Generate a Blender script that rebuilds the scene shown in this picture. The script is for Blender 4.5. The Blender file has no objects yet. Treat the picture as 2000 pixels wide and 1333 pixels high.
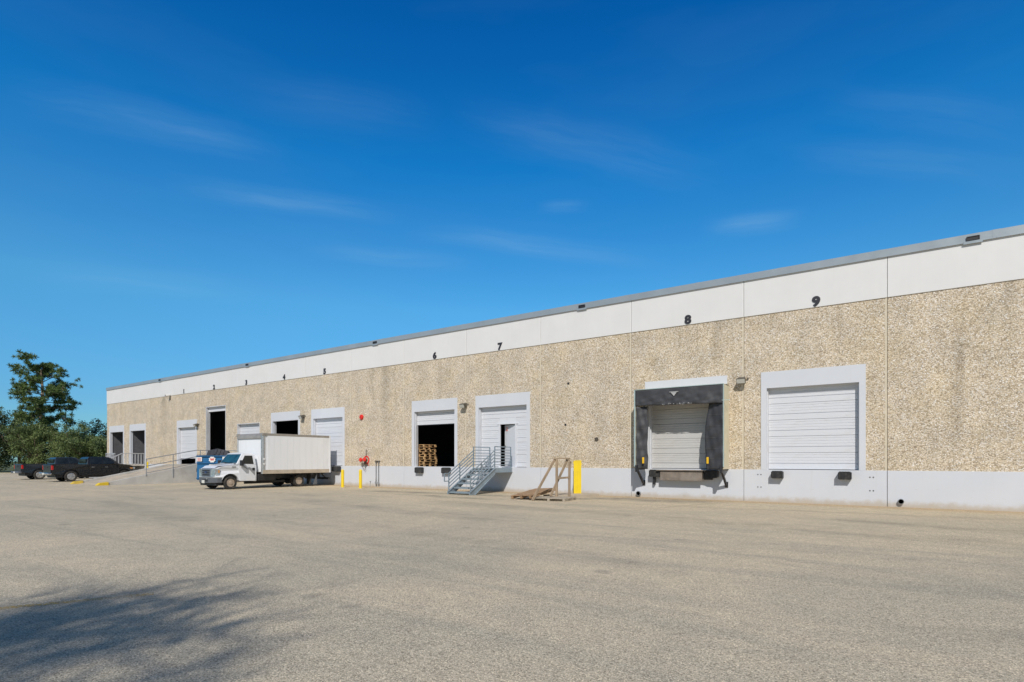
import bpy, bmesh, math, random
from mathutils import Vector, Matrix, Euler
from mathutils.geometry import tessellate_polygon
R = math.radians
SC = bpy.context.scene
COL = SC.collection
random.seed(7)

# ------------------------------------------------------------------ camera, sky, sun
cd = bpy.data.cameras.new('camera'); cam = bpy.data.objects.new('camera', cd); COL.objects.link(cam)
cam.location = (0, -22.97, 1.57); cam.rotation_euler = (R(90), 0, R(35.07))
cd.sensor_width = 36; cd.lens = 20.0; cd.shift_y = 0.1162; cd.clip_start = 0.1; cd.clip_end = 6000
SC.camera = cam
SUN_DIR = Vector((0.58, -1.0, 1.02)).normalized()           # towards the sun
SUN_EL = math.asin(SUN_DIR.z); SUN_AZ = math.atan2(SUN_DIR.x, SUN_DIR.y)
sl = bpy.data.lights.new('sun', 'SUN'); sl.energy = 3.6; sl.angle = R(0.53); sl.color = (1.0, 0.955, 0.89)
so = bpy.data.objects.new('sun', sl); COL.objects.link(so)
so.rotation_euler = SUN_DIR.to_track_quat('Z', 'Y').to_euler(); so.location = (20, -40, 40)
SC.view_settings.view_transform = 'Standard'; SC.view_settings.look = 'None'
SC.view_settings.exposure = 0.0; SC.view_settings.gamma = 1.0; SC.view_settings.use_curve_mapping = False


def N(nt, typ, ins=None, **at):
    n = nt.nodes.new(typ)
    for k, v in at.items(): setattr(n, k, v)
    for k, v in (ins or {}).items():
        s = n.inputs[k]
        if hasattr(v, 'is_linked'): nt.links.new(v, s)
        else: s.default_value = v
    return n
def MA(nt, op, a, b=0.0, c=None, clamp=False):
    ins = {0: a, 1: b}
    if c is not None: ins[2] = c
    return N(nt, 'ShaderNodeMath', ins, operation=op, use_clamp=clamp).outputs[0]
def c4(c): return (c[0], c[1], c[2], 1.0)
def MX(nt, f, a, b, blend='MIX'):
    conv = lambda v: c4(v) if isinstance(v, tuple) and len(v) == 3 else v
    n = N(nt, 'ShaderNodeMix', {0: f, 6: conv(a), 7: conv(b)}, data_type='RGBA', blend_type=blend)
    return n.outputs[2]
def NOISE(nt, vec, scale, detail=4.0, rough=0.55, dist=0.0):
    return N(nt, 'ShaderNodeTexNoise', {'Vector': vec, 'Scale': scale, 'Detail': detail, 'Roughness': rough, 'Distortion': dist}).outputs['Fac']
def RNG(nt, v, a, b, c=0.0, d=1.0, smooth=False):
    return N(nt, 'ShaderNodeMapRange', {0: v, 1: a, 2: b, 3: c, 4: d}, interpolation_type='SMOOTHSTEP' if smooth else 'LINEAR').outputs[0]
def SCALEV(nt, vec, s, loc=(0, 0, 0), rot=(0, 0, 0)):
    return N(nt, 'ShaderNodeMapping', {'Vector': vec, 'Scale': s, 'Location': loc, 'Rotation': rot}).outputs[0]

W = bpy.data.worlds.new('World'); SC.world = W; W.use_nodes = True
nt = W.node_tree; nt.nodes.clear()
sky = N(nt, 'ShaderNodeTexSky', sky_type='NISHITA', sun_disc=False)
sky.sun_elevation = SUN_EL; sky.sun_rotation = SUN_AZ
sky.air_density = 1.0; sky.dust_density = 0.35; sky.ozone_density = 3.0; sky.altitude = 100
tc = N(nt, 'ShaderNodeTexCoord').outputs['Generated']
sx = N(nt, 'ShaderNodeSeparateXYZ', {0: tc})
el = sx.outputs[2]
# deep clear autumn sky: colour and level follow elevation only, the same all the way round
ramp = N(nt, 'ShaderNodeValToRGB', {0: MA(nt, 'MAXIMUM', el, 0.0)})
cr = ramp.color_ramp
SKY = [(0.0, (.38, .72, .92)), (0.086, (.36, .75, 1.03)), (0.25, (.42, 1.12, 1.35)), (0.456, (.07, .98, 1.56)), (0.62, (.02, .74, 1.45)), (1.0, (.02, .45, .85))]
cr.elements[0].position = SKY[0][0]; cr.elements[0].color = c4(SKY[0][1])
cr.elements[1].position = SKY[-1][0]; cr.elements[1].color = c4(SKY[-1][1])
for p, c in SKY[1:-1]:
    e = cr.elements.new(p); e.color = c4(c)
skyc = MX(nt, 1.0, sky.outputs[0], ramp.outputs[0], 'MULTIPLY')
# towards the sun the sky pales
sd = N(nt, 'ShaderNodeVectorMath', {0: tc, 1: tuple(SUN_DIR)}, operation='DOT_PRODUCT').outputs['Value']
pale = MX(nt, 1.0, sky.outputs[0], (.42, .46, .47), 'MULTIPLY')
skyc = MX(nt, RNG(nt, sd, 0.1, 0.9, 0, 1, True), skyc, pale)
# thin cirrus streaks (centre, axis, normal, half length, half width, strength), all unit directions in the world
CIRRUS = [
    ((-0.822, 0.351, 0.448), (0.415, 0.909, 0.049), (-0.39, 0.226, -0.893), 0.186, 0.0206, 0.2) ,
    ((-0.761, 0.517, 0.392), (0.567, 0.823, 0.015), (-0.315, 0.234, -0.92), 0.184, 0.0142, 0.26) ,
    ((-0.506, 0.787, 0.352), (0.814, 0.571, -0.108), (-0.286, 0.232, -0.93), 0.235, 0.0157, 0.22) ,
    ((-0.689, 0.645, 0.329), (0.68, 0.733, -0.012), (-0.249, 0.215, -0.944), 0.161, 0.0126, 0.16) ,
    ((-0.196, 0.913, 0.359), (0.972, 0.228, -0.051), (-0.129, 0.339, -0.932), 0.082, 0.0145, 0.3) ,
    ((-0.456, 0.792, 0.406), (0.862, 0.506, -0.019), (-0.221, 0.341, -0.914), 0.049, 0.009, 0.16) ,
    ((-0.404, 0.78, 0.477), (0.793, 0.559, -0.242), (-0.455, 0.281, -0.845), 0.236, 0.031, 0.15) ,
    ((-0.016, 0.917, 0.4), (0.929, 0.161, -0.333), (-0.37, 0.366, -0.854), 0.178, 0.0198, 0.12) ,
    ((0.011, 0.896, 0.443), (0.893, 0.191, -0.408), (-0.45, 0.4, -0.798), 0.152, 0.021, 0.1) ,
    ((-0.895, 0.366, 0.255), (0.393, 0.918, 0.059), (-0.212, 0.153, -0.965), 0.185, 0.0182, 0.14) ,
    ((-0.671, 0.536, 0.513), (0.617, 0.787, -0.015), (-0.412, 0.306, -0.858), 0.168, 0.0258, 0.08) ,
]
wv = MA(nt, 'SUBTRACT', NOISE(nt, tc, 5.0, 4.0, 0.6), 0.5)
tot = None
for c_, a_, n_, L_, w_, s_ in CIRRUS:
    u = N(nt, 'ShaderNodeVectorMath', {0: tc, 1: a_}, operation='DOT_PRODUCT').outputs['Value']
    v = N(nt, 'ShaderNodeVectorMath', {0: tc, 1: n_}, operation='DOT_PRODUCT').outputs['Value']
    u0 = sum(p * q for p, q in zip(c_, a_)); v0 = sum(p * q for p, q in zip(c_, n_))
    mu = RNG(nt, MA(nt, 'ABSOLUTE', MA(nt, 'SUBTRACT', u, u0)), 0.1 * L_, L_, 1, 0, True)
    mv = RNG(nt, MA(nt, 'ABSOLUTE', MA(nt, 'ADD', MA(nt, 'SUBTRACT', v, v0), MA(nt, 'MULTIPLY', wv, w_ * 1.1))), 0, w_ * 1.6, 1, 0, True)
    uv = N(nt, 'ShaderNodeCombineXYZ', {0: MA(nt, 'MULTIPLY', u, 4.5), 1: MA(nt, 'MULTIPLY', MA(nt, 'ADD', v, MA(nt, 'MULTIPLY', wv, .03)), 60.0), 2: s_ * 50}).outputs[0]
    fb = RNG(nt, NOISE(nt, uv, 1.0, 5.0, 0.6), 0.28, 0.70, .18, 1.0)
    k_ = MA(nt, 'MULTIPLY', MA(nt, 'MULTIPLY', MA(nt, 'MULTIPLY', mu, mv), fb), s_ * .82)
    tot = k_ if tot is None else MA(nt, 'MAXIMUM', tot, k_)
veil = MA(nt, 'MULTIPLY', RNG(nt, NOISE(nt, SCALEV(nt, tc, (2, 2, 9)), 1.4, 4.0), .45, .8), .03)
tot = MA(nt, 'MULTIPLY', MA(nt, 'ADD', tot, veil), RNG(nt, el, 0.0, 0.12, 0, 1), clamp=True)
skyc = MX(nt, tot, skyc, (3.2, 5.6, 7.8))
bg = N(nt, 'ShaderNodeBackground', {0: skyc, 1: 0.10})
wo = N(nt, 'ShaderNodeOutputWorld', {0: bg.outputs[0]})

# ------------------------------------------------------------------ materials
def newmat(name):
    m = bpy.data.materials.new(name); m.use_nodes = True
    nt = m.node_tree; nt.nodes.clear()
    b = N(nt, 'ShaderNodeBsdfPrincipled'); o = N(nt, 'ShaderNodeOutputMaterial', {0: b.outputs[0]})
    co = N(nt, 'ShaderNodeTexCoord').outputs['Object']
    return m, nt, b, co
MATS = {}
def pm(name, col, rough=0.6, metal=0.0, var=0.10, scale=3.0, bump=0.0, bscale=60.0, dirt=None, damt=0.0, dscale=1.2, coat=0.0, stretch=(1, 1, 1), spec=0.5):
    m, nt, b, co = newmat(name)
    v = SCALEV(nt, co, stretch)
    f = NOISE(nt, v, scale, 5.0)
    lo = tuple(max(0, c * (1 - var)) for c in col); hi = tuple(min(1, c * (1 + var)) for c in col)
    c = MX(nt, RNG(nt, f, 0.3, 0.7), lo, hi)
    if dirt:
        d = RNG(nt, NOISE(nt, v, dscale, 6.0, 0.65), 0.48, 0.72, 0, damt, True)
        c = MX(nt, d, c, dirt)
    nt.links.new(c, b.inputs['Base Color'])
    rr = RNG(nt, NOISE(nt, co, scale * 2.7, 4.0), 0.3, 0.7, max(0.02, rough - 0.08), min(1, rough + 0.08))
    nt.links.new(rr, b.inputs['Roughness'])
    b.inputs['Metallic'].default_value = metal
    b.inputs['Coat Weight'].default_value = coat; b.inputs['Coat Roughness'].default_value = 0.06
    b.inputs['Specular IOR Level'].default_value = spec
    if bump:
        bp = N(nt, 'ShaderNodeBump', {'Height': NOISE(nt, co, bscale, 3.0), 'Strength': bump, 'Distance': 0.01})
        nt.links.new(bp.outputs[0], b.inputs['Normal'])
    MATS[name] = m
    return m

# exposed aggregate concrete (pebbles), with water stains
def mat_aggregate():
    m, nt, b, co = newmat('aggregate')
    wob = N(nt, 'ShaderNodeTexNoise', {'Vector': co, 'Scale': 9.0, 'Detail': 2.0}).outputs['Color']
    vec = N(nt, 'ShaderNodeVectorMath', {0: co, 1: N(nt, 'ShaderNodeVectorMath', {0: wob, 3: 0.05}, operation='SCALE').outputs[0]}, operation='ADD').outputs[0]
    vo = N(nt, 'ShaderNodeTexVoronoi', {'Vector': vec, 'Scale': 30.0, 'Randomness': 1.0}, feature='F1')
    d1 = vo.outputs['Distance']
    rnd = N(nt, 'ShaderNodeSeparateColor', {0: vo.outputs['Color']})
    rp = N(nt, 'ShaderNodeValToRGB', {0: rnd.outputs[0]}); cr = rp.color_ramp
    cols = [(0.0, (.34, .27, .18)), (0.12, (.54, .435, .29)), (0.4, (.70, .585, .41)), (0.65, (.74, .63, .46)), (0.86, (.82, .73, .58)), (1.0, (.90, .85, .75))]
    cr.elements[0].position, cr.elements[0].color = 0.0, c4(cols[0][1]); cr.elements[1].position, cr.elements[1].color = 1.0, c4(cols[-1][1])
    for p, c in cols[1:-1]:
        e = cr.elements.new(p); e.color = c4(c)
    gap = RNG(nt, d1, 0.45, 0.80, 0, 0.60, True)
    c = MX(nt, gap, rp.outputs[0], (.25, .20, .13))
    # patches where the matrix shows or the stones sit deeper
    pt = RNG(nt, NOISE(nt, co, 1.1, 5.0, 0.6), 0.35, 0.7)
    c = MX(nt, 1.0, c, MX(nt, pt, (1.08, 1.06, 1.02), (.84, .84, .83)), 'MULTIPLY')
    yel = RNG(nt, NOISE(nt, SCALEV(nt, co, (1, 1, 1), loc=(9, 4, 2)), 0.9, 4.0), 0.5, 0.7, 0, .35)
    c = MX(nt, yel, c, MX(nt, 1.0, c, (1.02, .95, .76), 'MULTIPLY'))
    # vertical run-off stains, stronger under the parapet
    st = NOISE(nt, SCALEV(nt, co, (1.0, 1.0, 0.05)), 1.3, 5.0, 0.6)
    st2 = NOISE(nt, SCALEV(nt, co, (2.2, 1.0, 0.35), loc=(3, 0, 0)), 1.6, 5.0, 0.7)
    stm = MA(nt, 'MULTIPLY', RNG(nt, st, 0.54, 0.74, 0, 1, True), RNG(nt, st2, 0.32, 0.62, 0.15, 1))
    xs = N(nt, 'ShaderNodeSeparateXYZ', {0: co})
    wobx = MA(nt, 'MULTIPLY', MA(nt, 'SUBTRACT', NOISE(nt, SCALEV(nt, co, (1, 1, .9)), 1.0, 4.0), 0.5), 0.9)
    for sx0, w, lo in ((-25.2, 0.5, 2.0), (-26.3, 0.25, 4.2), (-52.9, 0.9, 2.0), (-6.25, 0.35, 5.2), (-24.4, 0.15, 3.0)):
        dx = MA(nt, 'ABSOLUTE', MA(nt, 'ADD', MA(nt, 'SUBTRACT', xs.outputs[0], sx0), wobx))
        mk = MA(nt, 'MULTIPLY', RNG(nt, dx, 0.0, w, 1, 0, True), RNG(nt, xs.outputs[2], lo, 7.0, 0.12, 1.0))
        stm = MA(nt, 'MAXIMUM', stm, MA(nt, 'MULTIPLY', mk, RNG(nt, st2, 0.25, 0.6, 0.35, 1.0)))
    c = MX(nt, 1.0, c, (.965, .985, 1.08), 'MULTIPLY')
    c = MX(nt, MA(nt, 'MULTIPLY', stm, 0.45), c, MX(nt, 1.0, c, (.42, .40, .36), 'MULTIPLY'))
    nt.links.new(c, b.inputs['Base Color']); b.inputs['Roughness'].default_value = 0.85
    h = MA(nt, 'ADD', RNG(nt, d1, 0.0, 0.75, 1.0, 0.0), MA(nt, 'MULTIPLY', rnd.outputs[1], 0.5))
    bp = N(nt, 'ShaderNodeBump', {'Height': h, 'Strength': 0.6, 'Distance': 0.016})
    nt.links.new(bp.outputs[0], b.inputs['Normal'])
    MATS['aggregate'] = m
mat_aggregate()

def mat_smooth_white(name='white_concrete', lo=(.70, .695, .69), hi=(.745, .74, .735)):
    m, nt, b, co = newmat(name)
    xs = N(nt, 'ShaderNodeSeparateXYZ', {0: co})
    f = NOISE(nt, co, 0.7, 6.0, 0.6)
    c = MX(nt, RNG(nt, f, 0.3, 0.7), lo, hi)
    roll = RNG(nt, NOISE(nt, SCALEV(nt, co, (3, 1, .25)), 2.0, 4.0), 0.4, 0.7, 0, .10)
    c = MX(nt, roll, c, (.62, .62, .62))
    low = RNG(nt, MA(nt, 'SUBTRACT', xs.outputs[2], MA(nt, 'MULTIPLY', NOISE(nt, co, 3.0, 5.0, 0.65), 0.32)), -0.14, 0.10, 0.75, 0.0, True)
    c = MX(nt, low, c, (.46, .385, .28))
    scuff = MA(nt, 'MULTIPLY', RNG(nt, NOISE(nt, SCALEV(nt, co, (1.5, 1, 6)), 2.4, 7.0, 0.75), 0.61, 0.72, 0, 1, True), RNG(nt, xs.outputs[2], 0.5, 1.3, 1, 0))
    c = MX(nt, MA(nt, 'MULTIPLY', scuff, .60), c, (.45, .41, .36))
    drip = MA(nt, 'MULTIPLY', RNG(nt, NOISE(nt, SCALEV(nt, co, (4, 1, .12), loc=(5, 0, 0)), 1.4, 5.0, 0.6), 0.6, 0.78, 0, .22, True), RNG(nt, xs.outputs[2], 1.2, 1.3, 1.0, .5))
    c = MX(nt, drip, c, (.48, .46, .43))
    nt.links.new(c, b.inputs['Base Color']); b.inputs['Roughness'].default_value = 0.62
    h = MA(nt, 'ADD', NOISE(nt, co, 35.0, 4.0), MA(nt, 'MULTIPLY', NOISE(nt, co, 1.2, 2.0), 3.0))
    bp = N(nt, 'ShaderNodeBump', {'Height': h, 'Strength': 0.10, 'Distance': 0.01})
    nt.links.new(bp.outputs[0], b.inputs['Normal'])
    MATS[name] = m
mat_smooth_white()
mat_smooth_white('white_base', (.60, .625, .675), (.64, .66, .705))

def seg_mask(nt, X, Y, x0, y0, x1, y1, w, wob):
    dx, dy = x1 - x0, y1 - y0; L = math.hypot(dx, dy); ux, uy = dx / L, dy / L
    px_ = MA(nt, 'SUBTRACT', X, x0); py_ = MA(nt, 'SUBTRACT', Y, y0)
    al = MA(nt, 'ADD', MA(nt, 'MULTIPLY', px_, ux), MA(nt, 'MULTIPLY', py_, uy))
    ac = MA(nt, 'ADD', MA(nt, 'SUBTRACT', MA(nt, 'MULTIPLY', py_, ux), MA(nt, 'MULTIPLY', px_, uy)), wob)
    m = RNG(nt, MA(nt, 'ABSOLUTE', ac), 0.0, w, 1, 0, True)
    m = MA(nt, 'MULTIPLY', m, RNG(nt, al, 0, min(1.5, L * .3), 0, 1)); m = MA(nt, 'MULTIPLY', m, RNG(nt, al, L - min(1.5, L * .3), L, 1, 0))
    return m

def mat_pavement():
    m, nt, b, co = newmat('pavement')
    xs = N(nt, 'ShaderNodeSeparateXYZ', {0: co}); X, Y = xs.outputs[0], xs.outputs[1]
    lowf = NOISE(nt, co, 0.16, 5.0, 0.6, 0.8)
    c = MX(nt, RNG(nt, lowf, 0.35, 0.65, 0, 1, True), (.395, .345, .275), (.325, .295, .245))
    # long tyre-polished swathes, running along the dock
    sw = NOISE(nt, SCALEV(nt, co, (0.16, 1.0, 1), rot=(0, 0, R(24))), 0.55, 6.0, 0.6, 1.4)
    c = MX(nt, RNG(nt, sw, 0.50, 0.70, 0, .50, True), c, (.235, .225, .20))
    sw2 = NOISE(nt, SCALEV(nt, co, (0.10, 1.0, 1), loc=(4, 9, 0), rot=(0, 0, R(-34))), 0.8, 6.0, 0.62, 1.0)
    c = MX(nt, RNG(nt, sw2, 0.54, 0.72, 0, .40, True), c, (.22, .21, .19))
    # sandy bleached zone nearer the building
    wobs = MA(nt, 'MULTIPLY', MA(nt, 'SUBTRACT', NOISE(nt, co, 0.45, 5.0), 0.5), 5.0)
    sand = RNG(nt, MA(nt, 'ADD', Y, wobs), -8.5, -2.0, 0, .60, True)
    c = MX(nt, MA(nt, 'MULTIPLY', sand, RNG(nt, NOISE(nt, co, .33, 4.0), .35, .6)), c, (.375, .325, .25))
    dirt = RNG(nt, MA(nt, 'ADD', Y, MA(nt, 'MULTIPLY', MA(nt, 'SUBTRACT', NOISE(nt, co, 1.4, 6.0, .65), .5), 1.3)), -1.7, -0.5, 0, .85, True)
    c = MX(nt, dirt, c, (.305, .235, .16))
    # hand placed stains: apron in front of docks and tyre arcs
    wob = MA(nt, 'MULTIPLY', MA(nt, 'SUBTRACT', NOISE(nt, co, 0.6, 5.0, .6), 0.5), 1.6)
    brk = RNG(nt, NOISE(nt, co, 0.9, 6.0, 0.7), 0.32, 0.62)
    stains = None
    for (x0, y0, x1, y1, w, k) in ((-24, -3.6, -9.5, -2.3, .9, .8), (-11.8, -2.0, -5.5, -1.5, 1.3, .85), (-3, -5.5, 5, -7.2, .7, .5),
                                   (-16, -6.5, 4, -9.4, .9, .35), (-22, -9, -8, -11.2, 1.0, .35), (-12, -13.5, -2, -15.2, .6, .3), (-34, -6.0, -20, -7.5, .9, .3),
                                   (-19.5, -4.4, -13, -5.0, .7, .7), (-9, -4.1, 3, -3.1, .5, .3), (-1, -16.6, 4, -15.8, .35, .3), (-26, -14, -14, -16, .8, .35)):
        s = MA(nt, 'MULTIPLY', MA(nt, 'MULTIPLY', seg_mask(nt, X, Y, x0, y0, x1, y1, w, wob), k), brk)
        stains = s if stains is None else MA(nt, 'MAXIMUM', stains, s)
    c = MX(nt, stains, c, (.13, .125, .115))
    # crack
    ck = seg_mask(nt, X, Y, -5.4, -0.4, -7.0, -5.6, .06, MA(nt, 'MULTIPLY', wob, .08))
    ck2 = seg_mask(nt, X, Y, -13.6, -4.6, -10.2, -6.0, .03, MA(nt, 'MULTIPLY', wob, .25))
    c = MX(nt, MA(nt, 'MULTIPLY', MA(nt, 'MAXIMUM', ck, ck2), .7), c, (.10, .09, .08))
    # oil drips
    od = N(nt, 'ShaderNodeTexVoronoi', {'Vector': co, 'Scale': .55}, feature='F1').outputs['Distance']
    c = MX(nt, MA(nt, 'MULTIPLY', RNG(nt, MA(nt, 'ADD', od, MA(nt, 'MULTIPLY', MA(nt, 'SUBTRACT', NOISE(nt, co, 5.0, 5.0, .7), .5), .16)), .03, .10, 1, 0, True), .35), c, (.12, .115, .11))
    # mottling and stones
    mot = NOISE(nt, co, 2.2, 6.0, 0.65)
    c = MX(nt, 1.0, c, MX(nt, RNG(nt, mot, .3, .7), (.92, .92, .93), (1.08, 1.08, 1.06)), 'MULTIPLY')
    vo = N(nt, 'ShaderNodeTexVoronoi', {'Vector': co, 'Scale': 95.0}, feature='F1')
    rc = N(nt, 'ShaderNodeSeparateColor', {0: vo.outputs['Color']})
    rp = N(nt, 'ShaderNodeValToRGB', {0: rc.outputs[0]}); cr = rp.color_ramp
    cr.elements[0].color = (.40, .39, .38, 1); cr.elements[1].color = (1.62, 1.60, 1.56, 1)
    for p, v in ((.12, .70), (.5, .98), (.85, 1.17)):
        e = cr.elements.new(p); e.color = (v, v, v * .985, 1)
    c = MX(nt, 1.0, c, rp.outputs[0], 'MULTIPLY')
    gaps = RNG(nt, vo.outputs['Distance'], .45, .8, 0, .55, True)
    c = MX(nt, gaps, c, MX(nt, 1.0, c, (.52, .50, .48), 'MULTIPLY'))
    vo2 = N(nt, 'ShaderNodeTexVoronoi', {'Vector': co, 'Scale': 30.0}, feature='F1')
    rc2 = N(nt, 'ShaderNodeSeparateColor', {0: vo2.outputs['Color']})
    dk = MA(nt, 'MULTIPLY', RNG(nt, rc2.outputs[0], .80, .95, 0, .38), RNG(nt, vo2.outputs['Distance'], .3, .6, 1, 0))
    c = MX(nt, dk, c, (.12, .11, .10))
    c = MX(nt, 1.0, c, (1.68, 1.62, 1.49), 'MULTIPLY')
    nt.links.new(c, b.inputs['Base Color']); b.inputs['Roughness'].default_value = 0.9
    b.inputs['Specular IOR Level'].default_value = 0.25
    h = MA(nt, 'ADD', MA(nt, 'MULTIPLY', vo.outputs['Distance'], -1.0), MA(nt, 'MULTIPLY', rc.outputs[1], .4))
    bp = N(nt, 'ShaderNodeBump', {'Height': h, 'Strength': 0.55, 'Distance': 0.007})
    bp2 = N(nt, 'ShaderNodeBump', {'Height': NOISE(nt, co, 0.8, 4.0), 'Strength': 0.25, 'Distance': 0.06, 'Normal': bp.outputs[0]})
    nt.links.new(bp2.outputs[0], b.inputs['Normal'])
    MATS['pavement'] = m
mat_pavement()

def mat_worn_paint():
    m, nt, b, co = newmat('worn_yellow_paint')
    f = RNG(nt, NOISE(nt, co, 26.0, 5.0, 0.75), 0.46, 0.54, 0, .85)
    f = MA(nt, 'MULTIPLY', f, RNG(nt, NOISE(nt, co, 1.5, 4.0), .35, .6, .15, 1))
    b.inputs['Base Color'].default_value = (.62, .42, .12, 1); b.inputs['Roughness'].default_value = .9
    tr = N(nt, 'ShaderNodeBsdfTransparent')
    mx = N(nt, 'ShaderNodeMixShader', {0: f, 1: tr.outputs[0], 2: b.outputs[0]})
    o = [n for n in nt.nodes if n.type == 'OUTPUT_MATERIAL'][0]
    nt.links.new(mx.outputs[0], o.inputs[0])
    MATS['worn_yellow_paint'] = m
mat_worn_paint()

def mat_leaf(name, c0, c1, c2):
    m, nt, b, co = newmat(name)
    g = N(nt, 'ShaderNodeNewGeometry')
    f = g.outputs['Random Per Island']
    rp = N(nt, 'ShaderNodeValToRGB', {0: f}); cr = rp.color_ramp
    cr.elements[0].color = c4(c0); cr.elements[1].color = c4(c2); e = cr.elements.new(.5); e.color = c4(c1)
    v = NOISE(nt, co, 0.5, 3.0)
    c = MX(nt, 1.0, rp.outputs[0], MX(nt, RNG(nt, v, .3, .7), (.7, .75, .7), (1.25, 1.2, 1.1)), 'MULTIPLY')
    nt.links.new(c, b.inputs['Base Color']); b.inputs['Roughness'].default_value = .55
    tl = N(nt, 'ShaderNodeBsdfTranslucent', {0: c})
    mx = N(nt, 'ShaderNodeMixShader', {0: .25, 1: b.outputs[0], 2: tl.outputs[0]})
    o = [n for n in nt.nodes if n.type == 'OUTPUT_MATERIAL'][0]
    nt.links.new(mx.outputs[0], o.inputs[0])
    MATS[name] = m
mat_leaf('pine_needles', (.075, .13, .04), (.12, .185, .055), (.175, .225, .075))
mat_leaf('leaf_green', (.095, .145, .05), (.145, .20, .066), (.21, .25, .10))
mat_leaf('leaf_dark', (.026, .044, .017), (.042, .066, .023), (.068, .095, .03))  # shade over the background trees is put into this leaf colour
mat_leaf('leaf_light', (.09, .12, .035), (.13, .16, .05), (.17, .19, .07))

pm('caulk', (.66, .585, .45), .8, var=.08)
pm('caulk_dark', (.58, .56, .52), .8, var=.1)
pm('caulk_white', (.80, .79, .78), .7, var=.05)
pm('coping_metal', (.34, .39, .43), .42, .25, var=.08, scale=.8)
pm('dark_metal', (.035, .035, .037), .5, .3, var=.2)
pm('black_paint', (.022, .022, .025), .5, var=.2)
pm('numeral', (.03, .03, .038), .55, var=.2)
pm('door_white', (.665, .68, .72), .42, .0, var=.03, scale=1.2, dirt=(.52, .50, .47), damt=.28, dscale=1.4, stretch=(1, 1, 3))
pm('door_frame_steel', (.62, .63, .66), .5, .1, var=.05, dirt=(.35, .3, .26), damt=.3)
pm('interior', (.035, .035, .04), .9, var=.2)  # dimness behind the open doors is put into this wall colour
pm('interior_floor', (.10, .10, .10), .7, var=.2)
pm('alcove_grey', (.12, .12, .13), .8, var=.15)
pm('roof_membrane', (.5, .5, .5), .9, var=.1)
pm('rubber', (.033, .034, .036), .8, var=.25, scale=8, bump=.3, bscale=30, dirt=(.16, .145, .12), damt=.35, dscale=4)
pm('lamp_bronze', (.13, .12, .10), .5, .3, var=.15)
pm('lamp_lens', (.62, .62, .58), .15, coat=.5)
pm('red_paint', (.72, .03, .02), .38, var=.12, scale=8)
pm('red_plain', (.6, .04, .03), .5)
pm('brass_dark', (.16, .13, .10), .5, .6, var=.3, scale=12)
pm('galv', (.36, .37, .38), .45, .6, var=.15, scale=8)
pm('yellow_paint', (.86, .62, .012), .5, var=.06, scale=5, dirt=(.42, .32, .08), damt=.4, dscale=2.5, bump=.05)
pm('yellow_worn', (.72, .50, .03), .7, var=.15, scale=5, dirt=(.4, .33, .22), damt=.7, dscale=2.5)
pm('stair_steel', (.27, .335, .385), .45, .25, var=.10, scale=4, dirt=(.20, .17, .14), damt=.3, dscale=3)
pm('old_wood', (.36, .27, .185), .85, var=.25, scale=5, bump=.3, bscale=40, stretch=(1, 1, .3), dirt=(.22, .18, .14), damt=.6, dscale=3)
pm('wood_grey', (.40, .345, .27), .9, var=.25, scale=5, bump=.3, bscale=40, dirt=(.25, .22, .18), damt=.5, dscale=4)
pm('wood_brown', (.34, .215, .12), .85, var=.3, scale=5, bump=.3, bscale=40, dirt=(.18, .12, .07), damt=.5, dscale=4)
pm('pallet_wood', (.56, .37, .20), .85, var=.3, scale=3, bump=.2, bscale=40, dirt=(.3, .19, .1), damt=.4, dscale=3)
def _vary():
    m = MATS['pallet_wood']; nt = m.node_tree; b = [n for n in nt.nodes if n.type == 'BSDF_PRINCIPLED'][0]
    src = b.inputs['Base Color'].links[0].from_socket
    rnd = N(nt, 'ShaderNodeObjectInfo').outputs['Random']
    nt.links.new(MX(nt, 1.0, src, MX(nt, rnd, (.55, .52, .48), (1.2, 1.15, 1.0)), 'MULTIPLY'), b.inputs['Base Color'])
_vary()
pm('concrete', (.50, .485, .455), .85, var=.12, scale=1.3, bump=.15, bscale=50, dirt=(.33, .29, .24), damt=.5, dscale=1.0)
pm('concrete_warm', (.47, .40, .31), .9, var=.15, scale=1.3, bump=.2, bscale=50, dirt=(.30, .25, .19), damt=.5)
pm('shelter_fabric', (.045, .046, .052), .62, var=.25, scale=2, dirt=(.11, .11, .115), damt=.5, dscale=1.6, bump=.15, bscale=14)
pm('shelter_seam', (.085, .085, .09), .6, var=.3, scale=6)
pm('shelter_side', (.66, .61, .45), .7, var=.06, dirt=(.45, .42, .3), damt=.3)
pm('shelter_edge', (.36, .46, .46), .6, var=.1)
pm('reflector', (.85, .50, .02), .4)
pm('rusty_plate', (.235, .195, .16), .8, .1, var=.25, scale=4, dirt=(.30, .27, .24), damt=.6, dscale=2.5)
pm('truck_white', (.74, .755, .785), .35, var=.025, scale=1.5, coat=.5, dirt=(.55, .51, .45), damt=.22, dscale=1.5)
pm('box_white', (.81, .825, .85), .38, var=.03, scale=.8, coat=.15, dirt=(.56, .56, .55), damt=.35, dscale=.9, stretch=(1, 1, .25))
pm('box_rail', (.36, .335, .30), .5, .3, var=.15, scale=3, dirt=(.26, .22, .17), damt=.5)
pm('box_rail_tan', (.52, .45, .36), .6, .1, var=.15, scale=3, dirt=(.33, .25, .17), damt=.6)
pm('alu', (.55, .56, .57), .32, .8, var=.08, scale=6)
pm('chrome', (.70, .71, .72), .14, 1.0, var=.04)
pm('grey_plastic', (.115, .125, .14), .5, var=.12)
pm('grille_grey', (.16, .19, .225), .45, .1, var=.1)
pm('tyre', (.03, .029, .028), .85, var=.3, scale=10, dirt=(.15, .115, .08), damt=.6, dscale=5)
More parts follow.
